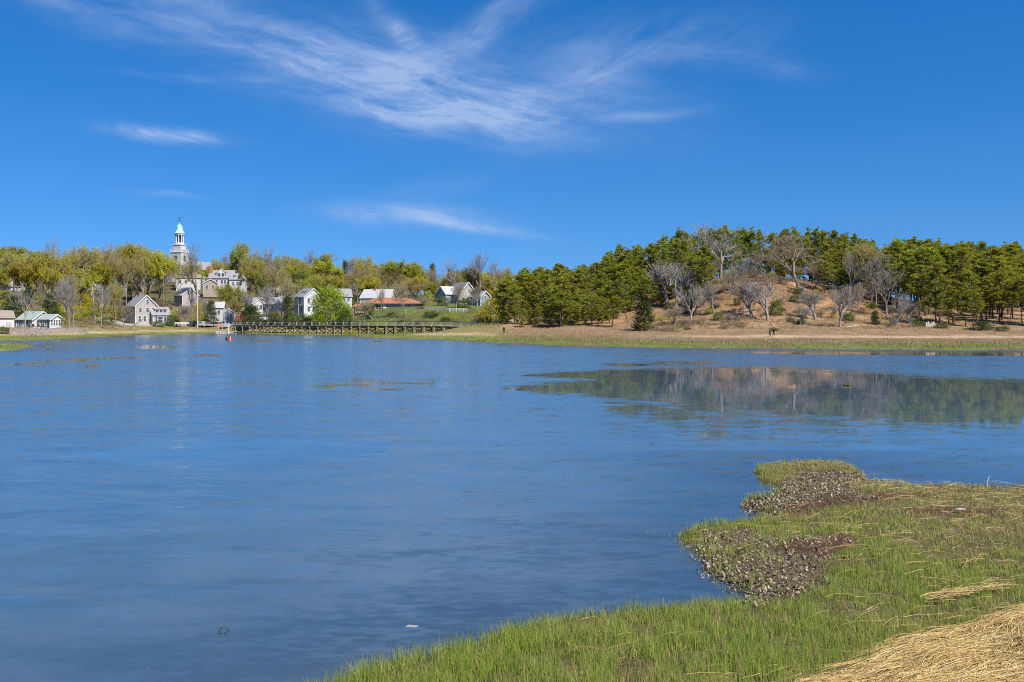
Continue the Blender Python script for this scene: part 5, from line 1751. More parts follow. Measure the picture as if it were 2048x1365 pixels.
for i, (u, ww) in enumerate([(-6.6, 1.2), (-4.2, 1.6), (-.6, 1.5), (1.6, 1.6), (3.4, 1.4), (5.8, 1.2)]):
    f = MB().box(-ww / 2 - .1, ww / 2 + .1, -.05, .02, 1.65, 1.75).box(-ww / 2 - .1, -ww / 2, -.05, .02, .3, 1.65).box(ww / 2, ww / 2 + .1, -.05, .02, .3, 1.65).box(-.04, .04, -.04, .02, .3, 1.65).build('window', TRIM, oo)
    f.location = (u, -W2_, 0)
    MB().box(-ww / 2, ww / 2, -.02, .015, .3, 1.65).build('pane', GLASS, f)
MB().box(-2.9, -2.0, -W2_ - .05, -W2_ + .02, 0, 1.85).build('door', TRIM, oo)
MB().box(-.35, .35, -.35, .35, hh + 1.2, hh + 2.3).build('chimney', BRICK, oo).location = (1.5, .3, 0)
pz = at(719, 626, 290)
po = empty('porch_pavilion', (pz.x, 291.5, pz.z), R(3), label='small orange-roofed porch on posts left of the long house', cat='porch')
m = MB(); m.add([(-2.1, -1.6, 1.6), (2.1, -1.6, 2.1), (2.1, 1.6, 2.1), (-2.1, 1.6, 1.6), (-2.1, -1.6, 1.72), (2.1, -1.6, 2.22), (2.1, 1.6, 2.22), (-2.1, 1.6, 1.72), (-1.6, 0, 2.5), (2.1, 0, 2.9)],
      [(3, 2, 1, 0), (0, 1, 5, 4), (4, 5, 9, 8), (5, 1, 2, 6, 9), (6, 7, 8, 9), (2, 3, 7, 6), (3, 0, 4, 8, 7)])
m.build('roof', ROOFO, po)
for sx in (-1.8, 1.8):
    for sy in (-1.3, 1.3): MB().box(sx - .12, sx + .12, sy - .12, sy + .12, -1.5, 1.66 if sx < 0 else 2.1).build('post', BRICK, po)
MB().box(-1.2, 1.2, -1.2, -.8, .0, .55).build('bench', TRIM, po)
# grey gabled house and garage
H = House('gabled_house', 'dark grey shingled house with steep white-trimmed gable', 'house', 918, 609, 305, 6.2, 8, 3.2, 3.6, -62, SHINGLE, ROOFG)
H.window('E', 1.7, 3.2, .7, 1.2); H.window('E', -.9, 3.0, .6, .7); H.window('E', -1.8, .8, .8, 1.2); H.window('E', .9, .6, .7, 1.3)
H = House('gabled_house_wing', 'white wing with pale roof on the left of the gabled house', 'house', 892, 608, 308, 5.4, 6.6, 3.0, 2.4, 38, BLUEG, ROOFL)
H.window('W', .3, 3.0, .6, 1.3); H.dormer(1.4, 1.4, .7, .6, WHITE, ROOFL, 1)
H = House('small_garage', 'small grey garage with dark roof beside the gabled house', 'garage', 961, 612, 303, 4.4, 4.6, 2.9, 1.6, -40, BLUEG, ROOFG)
H.window('E', 0, 2.2, .9, .9); H.door('S', .6, .9, 1.9, GLASS); H.window('E', .9, .4, .8, 1.3)
# glimpses higher up
H = House('hill_house', 'white house glimpsed through trees at the upper left edge', 'house', 4, 592, 345, 6, 6, 3.2, 2.4, 15, WHITE, ROOFG)
H.window('S', -2, .8, .9, 1.3); H.window('S', .5, .8, .9, 1.3)
H = House('gingerbread_house', 'white steep-gabled house glimpsed through trees above the lane', 'house', 226, 592, 372, 4.6, 7, 3.6, 2.6, -70, WHITE, ROOFG)
H.window('E', 0, 3.4, .7, 1.1); H.window('E', -1.1, .8, .7, 1.2); H.window('E', 1.1, .8, .7, 1.2)
H = House('ridge_house', 'white house glimpsed behind the fan-shaped bare tree', 'house', 553, 588, 372, 6, 7, 3.4, 2.2, 10, WHITE, ROOFG)
H.window('S', -1.6, .9, .8, 1.3); H.window('S', 1.2, .9, .8, 1.3)
H = House('lane_house', 'white house glimpsed in the wood above the leaning pole', 'house', 165, 572, 385, 6, 7, 3.2, 2.4, 20, WHITE, ROOFG)
H.window('S', -1.2, .9, .8, 1.3); H.window('S', 1.2, .9, .8, 1.3)

# ---- church
cz = gz((358 - 1024) / F * 430, 430)
ch = empty('church', ((359 - 1024) / F * 430, 430, cz), R(-18), label='white church with tower and green copper cupola', cat='church')
def zrow(row): return EYE - (row - HY) / F * 430 - cz
MB().box(-2.6, 2.6, -2.6, 2.6, -2, zrow(506)).build('tower', WHITE, ch)
c_ = MB().box(-2.85, 2.85, -2.85, 2.85, zrow(506), zrow(503.5)); c_.box(-2.72, 2.72, -2.72, 2.72, zrow(532), zrow(530))
c_.build('tower_cornice', TRIM, ch)
MB().box(-1.95, 1.95, -1.95, 1.95, zrow(503.5), zrow(491)).build('upper_tower', WHITE, ch)
MB().box(-2.2, 2.2, -2.2, 2.2, zrow(491), zrow(489.5)).build('upper_cornice', TRIM, ch)
bal = MB()
for s in (-1, 1):
    for i in range(9):
        u = -2.6 + i * .65
        bal.box(u - .07, u + .07, s * 2.65 - .07, s * 2.65 + .07, zrow(503.5), zrow(499.6)); bal.box(s * 2.65 - .07, s * 2.65 + .07, u - .065, u + .065, zrow(503.5), zrow(499.7))
    bal.box(-2.75, 2.75, s * 2.65 - .1, s * 2.65 + .1, zrow(499.5), zrow(498.8)); bal.box(s * 2.65 - .1, s * 2.65 + .1, -2.54, 2.54, zrow(499.5), zrow(498.85))
bal.build('balustrade', TRIM, ch)
for i in range(8):
    a = 2 * math.pi * (i + .5) / 8
    MB().lathe([(.30, 0), (.30, .25), (.23, .35), (.20, zrow(470.5) - zrow(489.5) - .3), (.30, zrow(470.5) - zrow(489.5))], 8, (1.62 * math.cos(a), 1.62 * math.sin(a), zrow(489.5))).build('belfry_column', TRIM, ch)
MB().lathe([(.85, 0), (.85, zrow(470.5) - zrow(489.5))], 8, (0, 0, zrow(489.5))).build('belfry_core', DARKWOOD, ch)
MB().lathe([(1.85, 0), (1.85, .75)], 8, (0, 0, zrow(489.5))).build('belfry_parapet', TRIM, ch)
MB().lathe([(1.95, 0), (1.95, .35), (2.3, .6), (2.3, .85), (1.9, 1.0)], 16, (0, 0, zrow(470.5))).build('belfry_cornice', TRIM, ch)
zd = zrow(466.2)
hd = zrow(449) - zd
MB().lathe([(2.1, 0), (1.75, .12 * hd), (1.45, .30 * hd), (1.32, .52 * hd), (1.22, .70 * hd), (.95, .86 * hd), (.5, .96 * hd), (.18, hd), (.10, hd + .5), (.05, hd + 1.0)], 24, (0, 0, zd)).build('cupola', COPPER, ch)
vn = MB().tube([(0, 0, zd + hd + .9), (0, 0, zrow(437))], [.06, .04], 5)
zc = zrow(441)
vn.bar((-.7, 0, zc), (.7, 0, zc), .07); vn.bar((0, -.7, zc), (0, .7, zc), .07)
vn.bar((-.95, 0, zc + 1.0), (.95, 0, zc + 1.0), .10, .22)
vn.lathe([(.05, 0), (.2, .15), (.05, .3)], 8, (0, 0, zc - .8))
vn.build('weathervane', DARKM, ch)
for s in (-1, 1):
    f = MB().box(-.75, .75, -.08, .02, 0, 2.3).build('louvre_window', GLASS, ch)
    f.location = (0, s * -2.6, zrow(523)); f.rotation_euler = (0, 0, 0 if s > 0 else math.pi)
    f = MB().box(-.75, .75, -.08, .02, 0, 2.3).build('louvre_window', GLASS, ch)
    f.location = (s * 2.6, 0, zrow(523)); f.rotation_euler = (0, 0, s * math.pi / 2)
nave = MB()
nv = [(-7, 2.8, -2), (7, 2.8, -2), (7, 24, -2), (-7, 24, -2), (-7, 2.8, 5.2), (7, 2.8, 5.2), (7, 24, 5.2), (-7, 24, 5.2), (0, 2.8, 9.0), (0, 24, 9.0)]
nave.add(nv, [(0, 1, 5, 8, 4), (1, 2, 6, 5), (3, 2, 1, 0), (2, 3, 7, 9, 6), (3, 0, 4, 7), (5, 6, 9, 8), (7, 4, 8, 9)])
nave.build('nave', WHITE, ch)
rf = MB()
for s in (-1, 1):
    V = []
    for yv in (2.4, 24.4):
        V += [(s * 7.5, yv, 4.95), (0, yv, 9.04), (0, yv, 9.24), (s * 7.5, yv, 5.15)]
    rf.add(V, [(0, 1, 2, 3), (7, 6, 5, 4), (0, 4, 5, 1), (1, 5, 6, 2), (2, 6, 7, 3), (3, 7, 4, 0)])
rf.build('nave_roof', ROOFG, ch)
for s in (-1, 1):
    f = MB().box(-.5, .5, -.06, .02, 0, 3).build('nave_window', GLASS, ch)
    f.location = (s * 4.9, 2.8, 1.8)

# ------------------------------------------------------------------ footbridge
A0 = at(470, 652, 292); A0.z = 2.5
B0 = at(945, 652, 236); B0.z = 2.6
dv = (B0 - A0); LEN = math.hypot(dv.x, dv.y)
bridge = empty('footbridge', (A0.x, A0.y, 0), math.atan2(dv.y, dv.x), label='long weathered timber footbridge on braced trestles', cat='bridge')
BW = 1.25          # half width
def dz(s): return A0.z + (B0.z - A0.z) * s / LEN - .25 * max(0, (s - LEN * .82) / (LEN * .18)) ** 2
NB = 28
pts_ = [LEN * i / 60 for i in range(61)]
dk = MB()
for a, b in zip(pts_[:-1], pts_[1:]):
    dk.add([(a, -BW, dz(a)), (b, -BW, dz(b)), (b, BW, dz(b)), (a, BW, dz(a)), (a, -BW, dz(a) - .09), (b, -BW, dz(b) - .09), (b, BW, dz(b) - .09), (a, BW, dz(a) - .09)],
           [(0, 1, 2, 3), (7, 6, 5, 4), (4, 5, 1, 0), (6, 7, 3, 2)])
dk.build('deck', GREYWOOD, bridge)
for s_ in (-1, 1):
    st_ = MB()
    for a, b in zip(pts_[:-1], pts_[1:]):
        st_.bar((a, s_ * (BW - .02), dz(a) - .26), (b, s_ * (BW - .02), dz(b) - .26), .14, .32)
    st_.build('stringer', DARKWOOD, bridge)  # shade on the near side of the deck is put into this dark tone
    for (h_, t_) in ((1.08, .12), (.62, .10)):
        rl = MB()
        for a, b in zip(pts_[:-1], pts_[1:]):
            rl.bar((a, s_ * BW, dz(a) + h_), (b, s_ * BW, dz(b) + h_), .09, t_ + .03)
        rl.build('rail', DARKWOOD if h_ > 1 and s_ < 0 else GREYWOOD, bridge)
M_POST = MB().box(-.05, .05, -.05, .05, -.3, 1.06).mesh('rail_post', GREYWOOD)
M_BR = MB().bar((0, -.42, -.25), (0, -.02, .9), .06).mesh('rail_brace', GREYWOOD)
for i in range(NB + 1):
    s = LEN * (i + .3) / (NB + 1)
    for s_ in (-1, 1):
        o = link('rail_post', M_POST, bridge); o.location = (s, s_ * BW, dz(s)); 
        o = link('rail_brace', M_BR, bridge); o.location = (s + .02, s_ * (BW + .06), dz(s))
        if s_ > 0: o.rotation_euler = (0, 0, math.pi)
cz_, sz_ = math.cos(bridge.rotation_euler[2]), math.sin(bridge.rotation_euler[2])
for i in range(NB):
    s = LEN * (i + .6) / NB
    zt = dz(s) - .42
    wxy = (A0.x + cz_ * s, A0.y + sz_ * s)
    bot = min(gz(*wxy), .3) - .8
    lo = max(gz(*wxy), 0.0) + .15
    for s_ in (-1, 1):
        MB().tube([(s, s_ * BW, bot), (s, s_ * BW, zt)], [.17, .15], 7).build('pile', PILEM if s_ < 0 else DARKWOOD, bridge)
    MB().box(s - .16, s + .16, -BW - .25, BW + .25, zt - .28, zt - .002).build('cap_beam', GREYWOOD, bridge)
    if zt - lo > .9:
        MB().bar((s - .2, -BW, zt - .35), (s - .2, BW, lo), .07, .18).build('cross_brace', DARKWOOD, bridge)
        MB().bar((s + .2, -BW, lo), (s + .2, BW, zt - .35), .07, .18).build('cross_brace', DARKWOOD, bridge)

# ------------------------------------------------------------------ poles, fences, walls, cars, boats
POLEM = pbr('pale grey pole', (.42, .39, .35), (.54, .50, .45), 3, .9, .3)
def pole(px, top, base, Y, label, lean=0.0, arm=True, mat_=POLEM):
    b = at(px, base, Y); zt = EYE - (top - HY) / F * Y
    o = empty('utility_pole', (b.x, b.y, gz(b.x, b.y)), label=label, cat='pole')
    h_ = zt - gz(b.x, b.y)
    MB().tube([(0, 0, -.5), (lean * h_ * .5, 0, h_ * .5), (lean * h_, 0, h_)], [.19, .16, .13], 8).build('shaft', mat_, o)
    if arm:
        MB().bar((lean * h_ * .95 - 1.1, 0, h_ - .5), (lean * h_ * .95 + 1.1, 0, h_ - .5), .12).build('cross_arm', mat_, o)
        MB().lathe([(.22, 0), (.26, .1), (.26, .8), (.2, .9)], 10, (lean * h_ * .85 - .42, 0, h_ - 2.4)).build('transformer', CONC, o)
        for k_ in (-1, -.5, .5, 1):
            MB().lathe([(.05, 0), (.08, .06), (.03, .18)], 6, (lean * h_ * .95 + k_, 0, h_ - .44)).build('insulator', DARKM, o)
pole(191, 575, 652, 285, 'leaning pale utility pole beside the gravel lane', -.085)
pole(395, 581, 647, 305, 'tall straight utility pole beside the parked cars', 0, False)
pole(563, 590, 642, 297, 'dark utility pole with lamp left of the skylight house', 0, True, GREYWOOD)

def rail_fence(pts, label, n, h_=1.0, name='rail_fence', mat_=TRIM):
    a, b = Vector(pts[0]), Vector(pts[1])
    o = empty(name, (a.x, a.y, a.z), label=label, cat='fence')
    for i in range(n + 1):
        p = (b - a) * (i / n)
        MB().box(p.x - .045, p.x + .045, p.y - .045, p.y + .045, p.z - .3, p.z + h_).build('post', mat_, o)
    for z in (.45, .9):
        MB().bar((0, 0, z * h_), tuple((b - a) + Vector((0, 0, z * h_))), .05, .13).build('rail', mat_, o)
rail_fence((at(852, 620, 286), at(900, 621, 281)), 'pale board fence along the lawn edge, its left part', 6, .6)
rail_fence((at(899, 621.5, 279), at(934, 621.5, 277)), 'white two-rail fence below the grey gabled house', 5, .6)
rail_fence((at(350, 650, 298), at(378, 650, 300)), 'white two-rail fence before the parked cars', 4, .8)
rail_fence((at(13, 654.5, 240), at(22, 655, 240)), 'short grey board fence beside the little left cottage', 3, 1.1, 'board_fence', GREYWOOD)
bw = at(405, 649.5, 299)
b_ = empty('parking_barrier', tuple(bw), label='low white log barrier at the edge of the parking', cat='barrier')
for i in range(6):
    MB().box(i * 1.7, i * 1.7 + 1.5, -.12, .12, -.3, .12).build('log', GREYWOOD, b_)

# stone wall in front of the cottage: piled stones
STONE = pbr('mixed fieldstone', (.17, .135, .115), (.28, .235, .20), 1.1, .9, .5, 8, c3=(.22, .15, .11))
rs = random.Random(4)
V_, F_ = [], []
ico = [(0, 0, 1), (.9, 0, .4), (.28, .85, .4), (-.72, .53, .4), (-.72, -.53, .4), (.28, -.85, .4), (.72, .53, -.4), (-.28, .85, -.4), (-.9, 0, -.4), (-.28, -.85, -.4), (.72, -.53, -.4), (0, 0, -1)]
icf = [(0, 1, 2), (0, 2, 3), (0, 3, 4), (0, 4, 5), (0, 5, 1), (1, 6, 2), (2, 7, 3), (3, 8, 4), (4, 9, 5), (5, 10, 1), (2, 6, 7), (3, 7, 8), (4, 8, 9), (5, 9, 10), (1, 10, 6), (11, 7, 6), (11, 8, 7), (11, 9, 8), (11, 10, 9), (11, 6, 10)]
wallm = MB()
for i in range(2300):
    f = rs.random(); px = -30 + 205 * f
    t_ = rs.random()
    Yb = np.interp(px, [-30, 80, 175], [213, 223, 246]) + t_ * 8.0
    z = .35 + t_ * 1.55 * min(1, (178 - px) / 25)
    X = (px - 1024) / F * Yb
    s = rs.uniform(.14, .34)
    zb = max(z, gz(X, Yb) - .05)
    rr = [rs.uniform(.75, 1.2) for _ in range(12)]
    wallm.add([(X + p[0] * s * k * 1.3, Yb + p[1] * s * k, zb + p[2] * s * k * .75) for p, k in zip(ico, rr)], icf)
sw = empty('stone_seawall', (0, 0, 0), label='sloping fieldstone sea wall below the white cottage', cat='wall')
wallm.build('stones', STONE, sw, kind='stuff')
rub = MB()
for i in range(420):
    px = rs.uniform(432, 474); Yb = rs.uniform(283, 297)
    X = (px - 1024) / F * Yb; s = rs.uniform(.15, .45); zb = gz(X, Yb)
    rr = [rs.uniform(.75, 1.2) for _ in range(12)]
    rub.add([(X + p[0] * s * k * 1.2, Yb + p[1] * s * k, zb + p[2] * s * k * .7) for p, k in zip(ico, rr)], icf)
rub.build('riprap', CONC, label='pale rubble riprap at the left end of the bridge', cat='rubble', kind='stuff')

# chairs and kayaks before the cottage
def chair(px, Y, rz, label):
    c = at(px, 656.5, Y)
    o = empty('garden_chair', (c.x, c.y, gz(c.x, c.y)), rz, label=label, cat='chair')
    MB().box(-.32, .32, -.3, .3, .33, .38).build('seat', CHAIRM, o)
    MB().add([(-.3, .25, .35), (.3, .25, .35), (.26, .55, 1.05), (-.26, .55, 1.05), (-.3, .3, .35), (.3, .3, .35), (.26, .6, 1.05), (-.26, .6, 1.05)], [(0, 1, 2, 3), (7, 6, 5, 4), (0, 4, 5, 1), (1, 5, 6, 2), (2, 6, 7, 3), (3, 7, 4, 0)]).build('backrest', CHAIRM, o)
    for sx in (-1, 1):
        MB().box(sx * .38 - .06, sx * .38 + .06, -.35, .35, .56, .6).build('armrest', CHAIRM, o)
        for sy in (-.3, .3): MB().box(sx * .38 - .04, sx * .38 + .04, sy - .04, sy + .04, -.1, .56).build('leg', CHAIRM, o)
CHAIRM = pbr('weathered brown chair paint', (.16, .10, .07), (.22, .15, .11), 4, .8)
for i, (px, lab) in enumerate([(60, 'leftmost brown garden chair on the cottage terrace'), (68, 'second brown garden chair from left on the cottage terrace'), (78, 'third brown garden chair from left on the cottage terrace'), (86, 'fourth brown garden chair from left on the cottage terrace')]):
    chair(px, 240 + (i % 2), 3.0 + .15 * i, lab)
def hull(L, B, D, k=9):
    m = MB(); rows = []
    for i in range(k):
        f = i / (k - 1); s = math.sin(math.pi * min(.98, max(.02, f))) ** .6
        rows.append([(L * (f - .5), B / 2 * s * c, D * (1 - q) - (0 if i in (0, k - 1) else 0)) for c, q in ((-1, 0), (-.8, .6), (-.3, 1), (.3, 1), (.8, .6), (1, 0))])
    V = [p for r in rows for p in r]; Fc = []
    for i in range(k - 1):
        for j in range(5): Fc.append((i * 6 + j, (i + 1) * 6 + j, (i + 1) * 6 + j + 1, i * 6 + j + 1))
    m.add(V, Fc)
    return m
KBLUE = pbr('blue plastic', (.03, .27, .55), (.05, .33, .62), 2, .4); KYEL = pbr('pale blue plastic', (.35, .55, .75), (.40, .60, .80), 2, .4)
for (px, Yk, mt, lab, rz) in [(116, 243.5, KBLUE, 'bright blue kayak lying before the glazed porch', .3), (127, 244, KYEL, 'pale blue kayak end beside the bright blue one', -.2)]:
    c = at(px, 656.5, Yk)
    o = empty('kayak', (c.x, c.y, gz(c.x, c.y)), rz, label=lab, cat='kayak')
    hull(2.9, .75, .35).build('hull', mt, o)
    MB().lathe([(.3, .0), (.5, .1), (.35, .2)], 10, (0, 0, .33)).build('cockpit_rim', DARKM, o)
    d_ = MB().add([(-1.4, 0, .36), (-.6, -.36, .36), (.6, -.36, .36), (1.4, 0, .36), (.6, .36, .36), (-.6, .36, .36), (0, 0, .48)], [(0, 1, 6), (1, 2, 6), (2, 3, 6), (3, 4, 6), (4, 5, 6), (5, 0, 6)]); d_.build('deck', mt, o)

# cars
TYRE = pbr('tyre rubber', (.02, .02, .02), (.035, .035, .035), 5, .9)
def car(px, base, Y, rz, paint, label, suv=False):
    c = at(px, base, Y)
    o = empty('parked_car', (c.x, c.y, gz(c.x, c.y) + .02), rz, label=label, cat='car', group='cars parked at the bridge head')
    prof = [(-2.15, .45), (-2.2, .85), (-1.95, 1.0), (-1.55, 1.05), (-.95, 1.5), (.75, 1.52), (1.5, 1.05), (2.1, .95), (2.2, .6), (2.1, .35), (-2.0, .35)]
    if suv: prof = [(-2.2, .5), (-2.25, 1.0), (-2.1, 1.1), (-1.75, 1.7), (.55, 1.72), (1.15, 1.15), (2.1, 1.05), (2.25, .65), (2.1, .4), (-2.1, .4)]
    m = MB(); n = len(prof)
    V = [(x, y * (.9 if z < 1.2 else .72), z) for y in (-1, 1) for (x, z) in prof]
    m.add(V, [tuple(range(n))[::-1] if False else tuple(range(n)), tuple(range(n, 2 * n))[::-1]] + [(i, i + n, (i + 1) % n + n, (i + 1) % n) for i in range(n)])
    m.build('body', paint, o)
    zl, zh = (1.06, 1.44) if not suv else (1.14, 1.62)
    for s in (-1, 1):
        g = MB(); ya, yb = s * .88, s * .76
        g.add([(-1.25, ya, zl), (1.05, ya, zl), (.6, yb, zh), (-.9, yb, zh)], [(0, 1, 2, 3) if s < 0 else (3, 2, 1, 0)])
        g.build('side_window', GLASS, o)
    g = MB(); xa, xb = ((1.47, .82) if not suv else (1.17, .62)); g.add([(xa + .02, -.7, zl), (xa + .02, .7, zl), (xb + .02, .62, zh), (xb + .02, -.62, zh)], [(0, 1, 2, 3)]); g.build('windscreen', GLASS, o)
    g = MB(); xa, xb = ((-1.55, -1.0) if not suv else (-2.12, -1.8)); g.add([(xa - .03, .7, zl), (xa - .03, -.7, zl), (xb - .03, -.62, zh), (xb - .03, .62, zh)], [(0, 1, 2, 3)]); g.build('rear_window', GLASS, o)
    for sx in (-1.35, 1.35):
        for sy in (-.86, .86):
            wl = MB().lathe([(.2, -.1), (.33, -.1), (.33, .1), (.2, .1)], 14).build('wheel', TYRE, o)
            wl.location = (sx, sy, .33); wl.rotation_euler = (R(90), 0, 0)
            MB().lathe([(.19, -.115), (.19, .115)], 10).build('rim', CONC, wl)
    for sy in (-.65, .65):
        MB().box(2.16 - .02, 2.23, sy - .16, sy + .16, .68, .82).build('headlight', TRIM, o)
        MB().box(-2.26, -2.17, sy - .14, sy + .14, .78, .92).build('tail_light', REDW, o)
PD = pbr('dark blue car paint', (.02, .03, .06), (.025, .035, .07), 1, .25, spec=.6); PK = pbr('black car paint', (.018, .018, .02), None, 1, .25, spec=.6)
PW = pbr('white car paint', (.72, .72, .72), (.76, .76, .76), 1, .3, spec=.6); PS = pbr('silver car paint', (.40, .41, .43), (.44, .45, .47), 1, .3, spec=.6); PR = pbr('dark red car paint', (.22, .03, .03), (.26, .04, .04), 1, .3, spec=.6)
car(381, 647, 308, R(100), PD, 'dark blue car parked left of the tall utility pole')
car(389, 646.5, 308.5, R(80), PK, 'black car parked close left of the tall utility pole', True)
car(406, 646.5, 308, R(85), PS, 'silver car parked right of the tall utility pole', True)
car(416, 645.5, 309, R(95), PR, 'dark red car parked second right of the utility pole')
car(424, 645, 310, R(75), PK, 'black car parked farthest right of the utility pole')
car(451, 643, 306, R(70), PS, 'pale silver car beside the blue-grey boat shed')
car(531, 635, 309, R(10), PW, 'white car beside the dark yew, near the skylight house')

# red sign
SIGNR = pbr('red sign paint', (.50, .03, .05), (.56, .05, .07), 2, .5)
c = at(441, 646, 301)
o = empty('notice_sign', (c.x, c.y, gz(c.x, c.y)), R(10), label='small red sign board on posts at the bridge head', cat='sign')
for s in (-.5, .5): MB().box(s - .05, s + .05, -.05, .05, -.3, 2.2).build('post', TRIM, o)
MB().box(-.45, .45, -.04, .04, 1.0, 1.5).build('board', SIGNR, o)
MB().box(-.45, .45, -.04, .04, 1.58, 2.1).build('board', SIGNR, o)
MB().box(-.36, .36, -.055, -.04, 1.2, 1.3).build('lettering', TRIM, o)
c = at(457, 652, 295)
o = link('gate_post', MB().box(-.16, .16, -.16, .16, -.4, 1.9).box(-.22, .22, -.22, .22, 1.9, 2.05).mesh('gate_post', TRIM), label='stout white post at the left entrance of the bridge', cat='post')
o.location = (c.x, c.y, gz(c.x, c.y))

# red rowing boat on the water
c = W2(457.5, 681); 
o = empty('rowing_boat', (c[0], c[1], -.08), R(116), label='small red-brown rowing boat moored on the water', cat='boat')
RB = pbr('red brown hull paint', (.24, .05, .03), (.30, .08, .05), 3, .5)
hm = MB(); rows = []
K = 9
for i in range(K):
    f = i / (K - 1)
    bw_ = .72 * (1 - max(0, f - .35) ** 2 * 2.2) * (.82 + .18 * min(1, f * 3)); bw_ = max(bw_, .03)
    sh = .62 + .28 * (f - .3) ** 2
    rows.append([(3.2 * (f - .5), bw_ * a_, sh * b_) for a_, b_ in ((-1, 1), (-.88, .45), (-.4, 0.02), (.4, 0.02), (.88, .45), (1, 1))])
for r_ in rows: pass
Vh = [p for r_ in rows for p in r_]
Fh = [(i * 6 + j, i * 6 + j + 1, (i + 1) * 6 + j + 1, (i + 1) * 6 + j) for i in range(K - 1) for j in range(5)] + [(0, 5, 4, 3, 2, 1)]
hm.add(Vh, Fh)
hb = hm.build('hull', RB, o)
so = hb.modifiers.new('thick', 'SOLIDIFY'); so.thickness = .04
for x in (-.9, .2): MB().box(x - .13, x + .13, -.6, .6, .42, .46).build('thwart', GREYWOOD, o)
MB().box(-1.72, -1.55, -.10, .10, .5, .78).box(-1.68, -1.62, -.04, .04, -.1, .5).build('outboard_motor', TRIM, o)

# grass islets in the channel
def islet(px, py, wpx, dpt, label, cols, h_=.25):
    x, y = W2(px, py)
    hw = wpx / F * y / 2
    o = empty('grass_islet', (x, y, 0), label=label, cat='islet', group='grass islets in the channel')
    m = MB(); k = 18
    V = [(0, 0, .10)]
    for ring, (fr_, zz) in enumerate(((.55, .08), (1.0, -.10))):
        for j in range(k):
            a = 2 * math.pi * j / k
            q = fr_ * rs.uniform(.8, 1.15)
            V.append((hw * math.cos(a) * q, dpt * math.sin(a) * q, zz))
    Fc = [(0, 1 + j, 1 + (j + 1) % k) for j in range(k)] + [(1 + j, 1 + k + j, 1 + k + (j + 1) % k, 1 + (j + 1) % k) for j in range(k)]
    m.add(V, Fc); m.build('mud_mound', MUDM, o)
    n = 260
    aa = RNG.uniform(0, 6.28, n); q = np.sqrt(RNG.random(n)) * .85
    cc = cols[RNG.integers(0, len(cols), n)] * RNG.uniform(.7, 1.2, n)[:, None]
    V, T, Cc = blades(np.stack([hw * np.cos(aa) * q, dpt * np.sin(aa) * q, np.full(n, .05)], 1), RNG.uniform(.5, 1.1, n) * h_, np.full(n, .07), RNG.uniform(0, 6.28, n), np.abs(RNG.normal(0, .3, n)), cc, 1)
    link('grass', mesh_np('grass', V, T, 3, [GRASSM], Cc), o, kind='stuff')
MUDM = pbr('dark mud', (.09, .07, .04), (.14, .11, .06), 3, .9)
islet(415, 712, 64, 1.2, 'brown grassy islet below the moored rowing boat', tcol, .18)
islet(185, 733.5, 36, 1.0, 'small brown islet low in the left channel', tcol, .12)
islet(604, 681.5, 56, 1.5, 'long green islet in front of the bridge trestles', gcol, .3)
islet(528, 683.5, 48, 1.3, 'green islet right of the moored rowing boat', gcol, .25)
islet(505, 682.6, 10, .7, 'tiny green islet just right of the rowing boat', gcol, .2)
islet(755, 684.5, 22, .9, 'tiny grassy islet off the right marsh point', gcol, .22)
islet(1695, 772, 18, .4, 'tiny tuft islet in the brown reflection', gcol, .12)

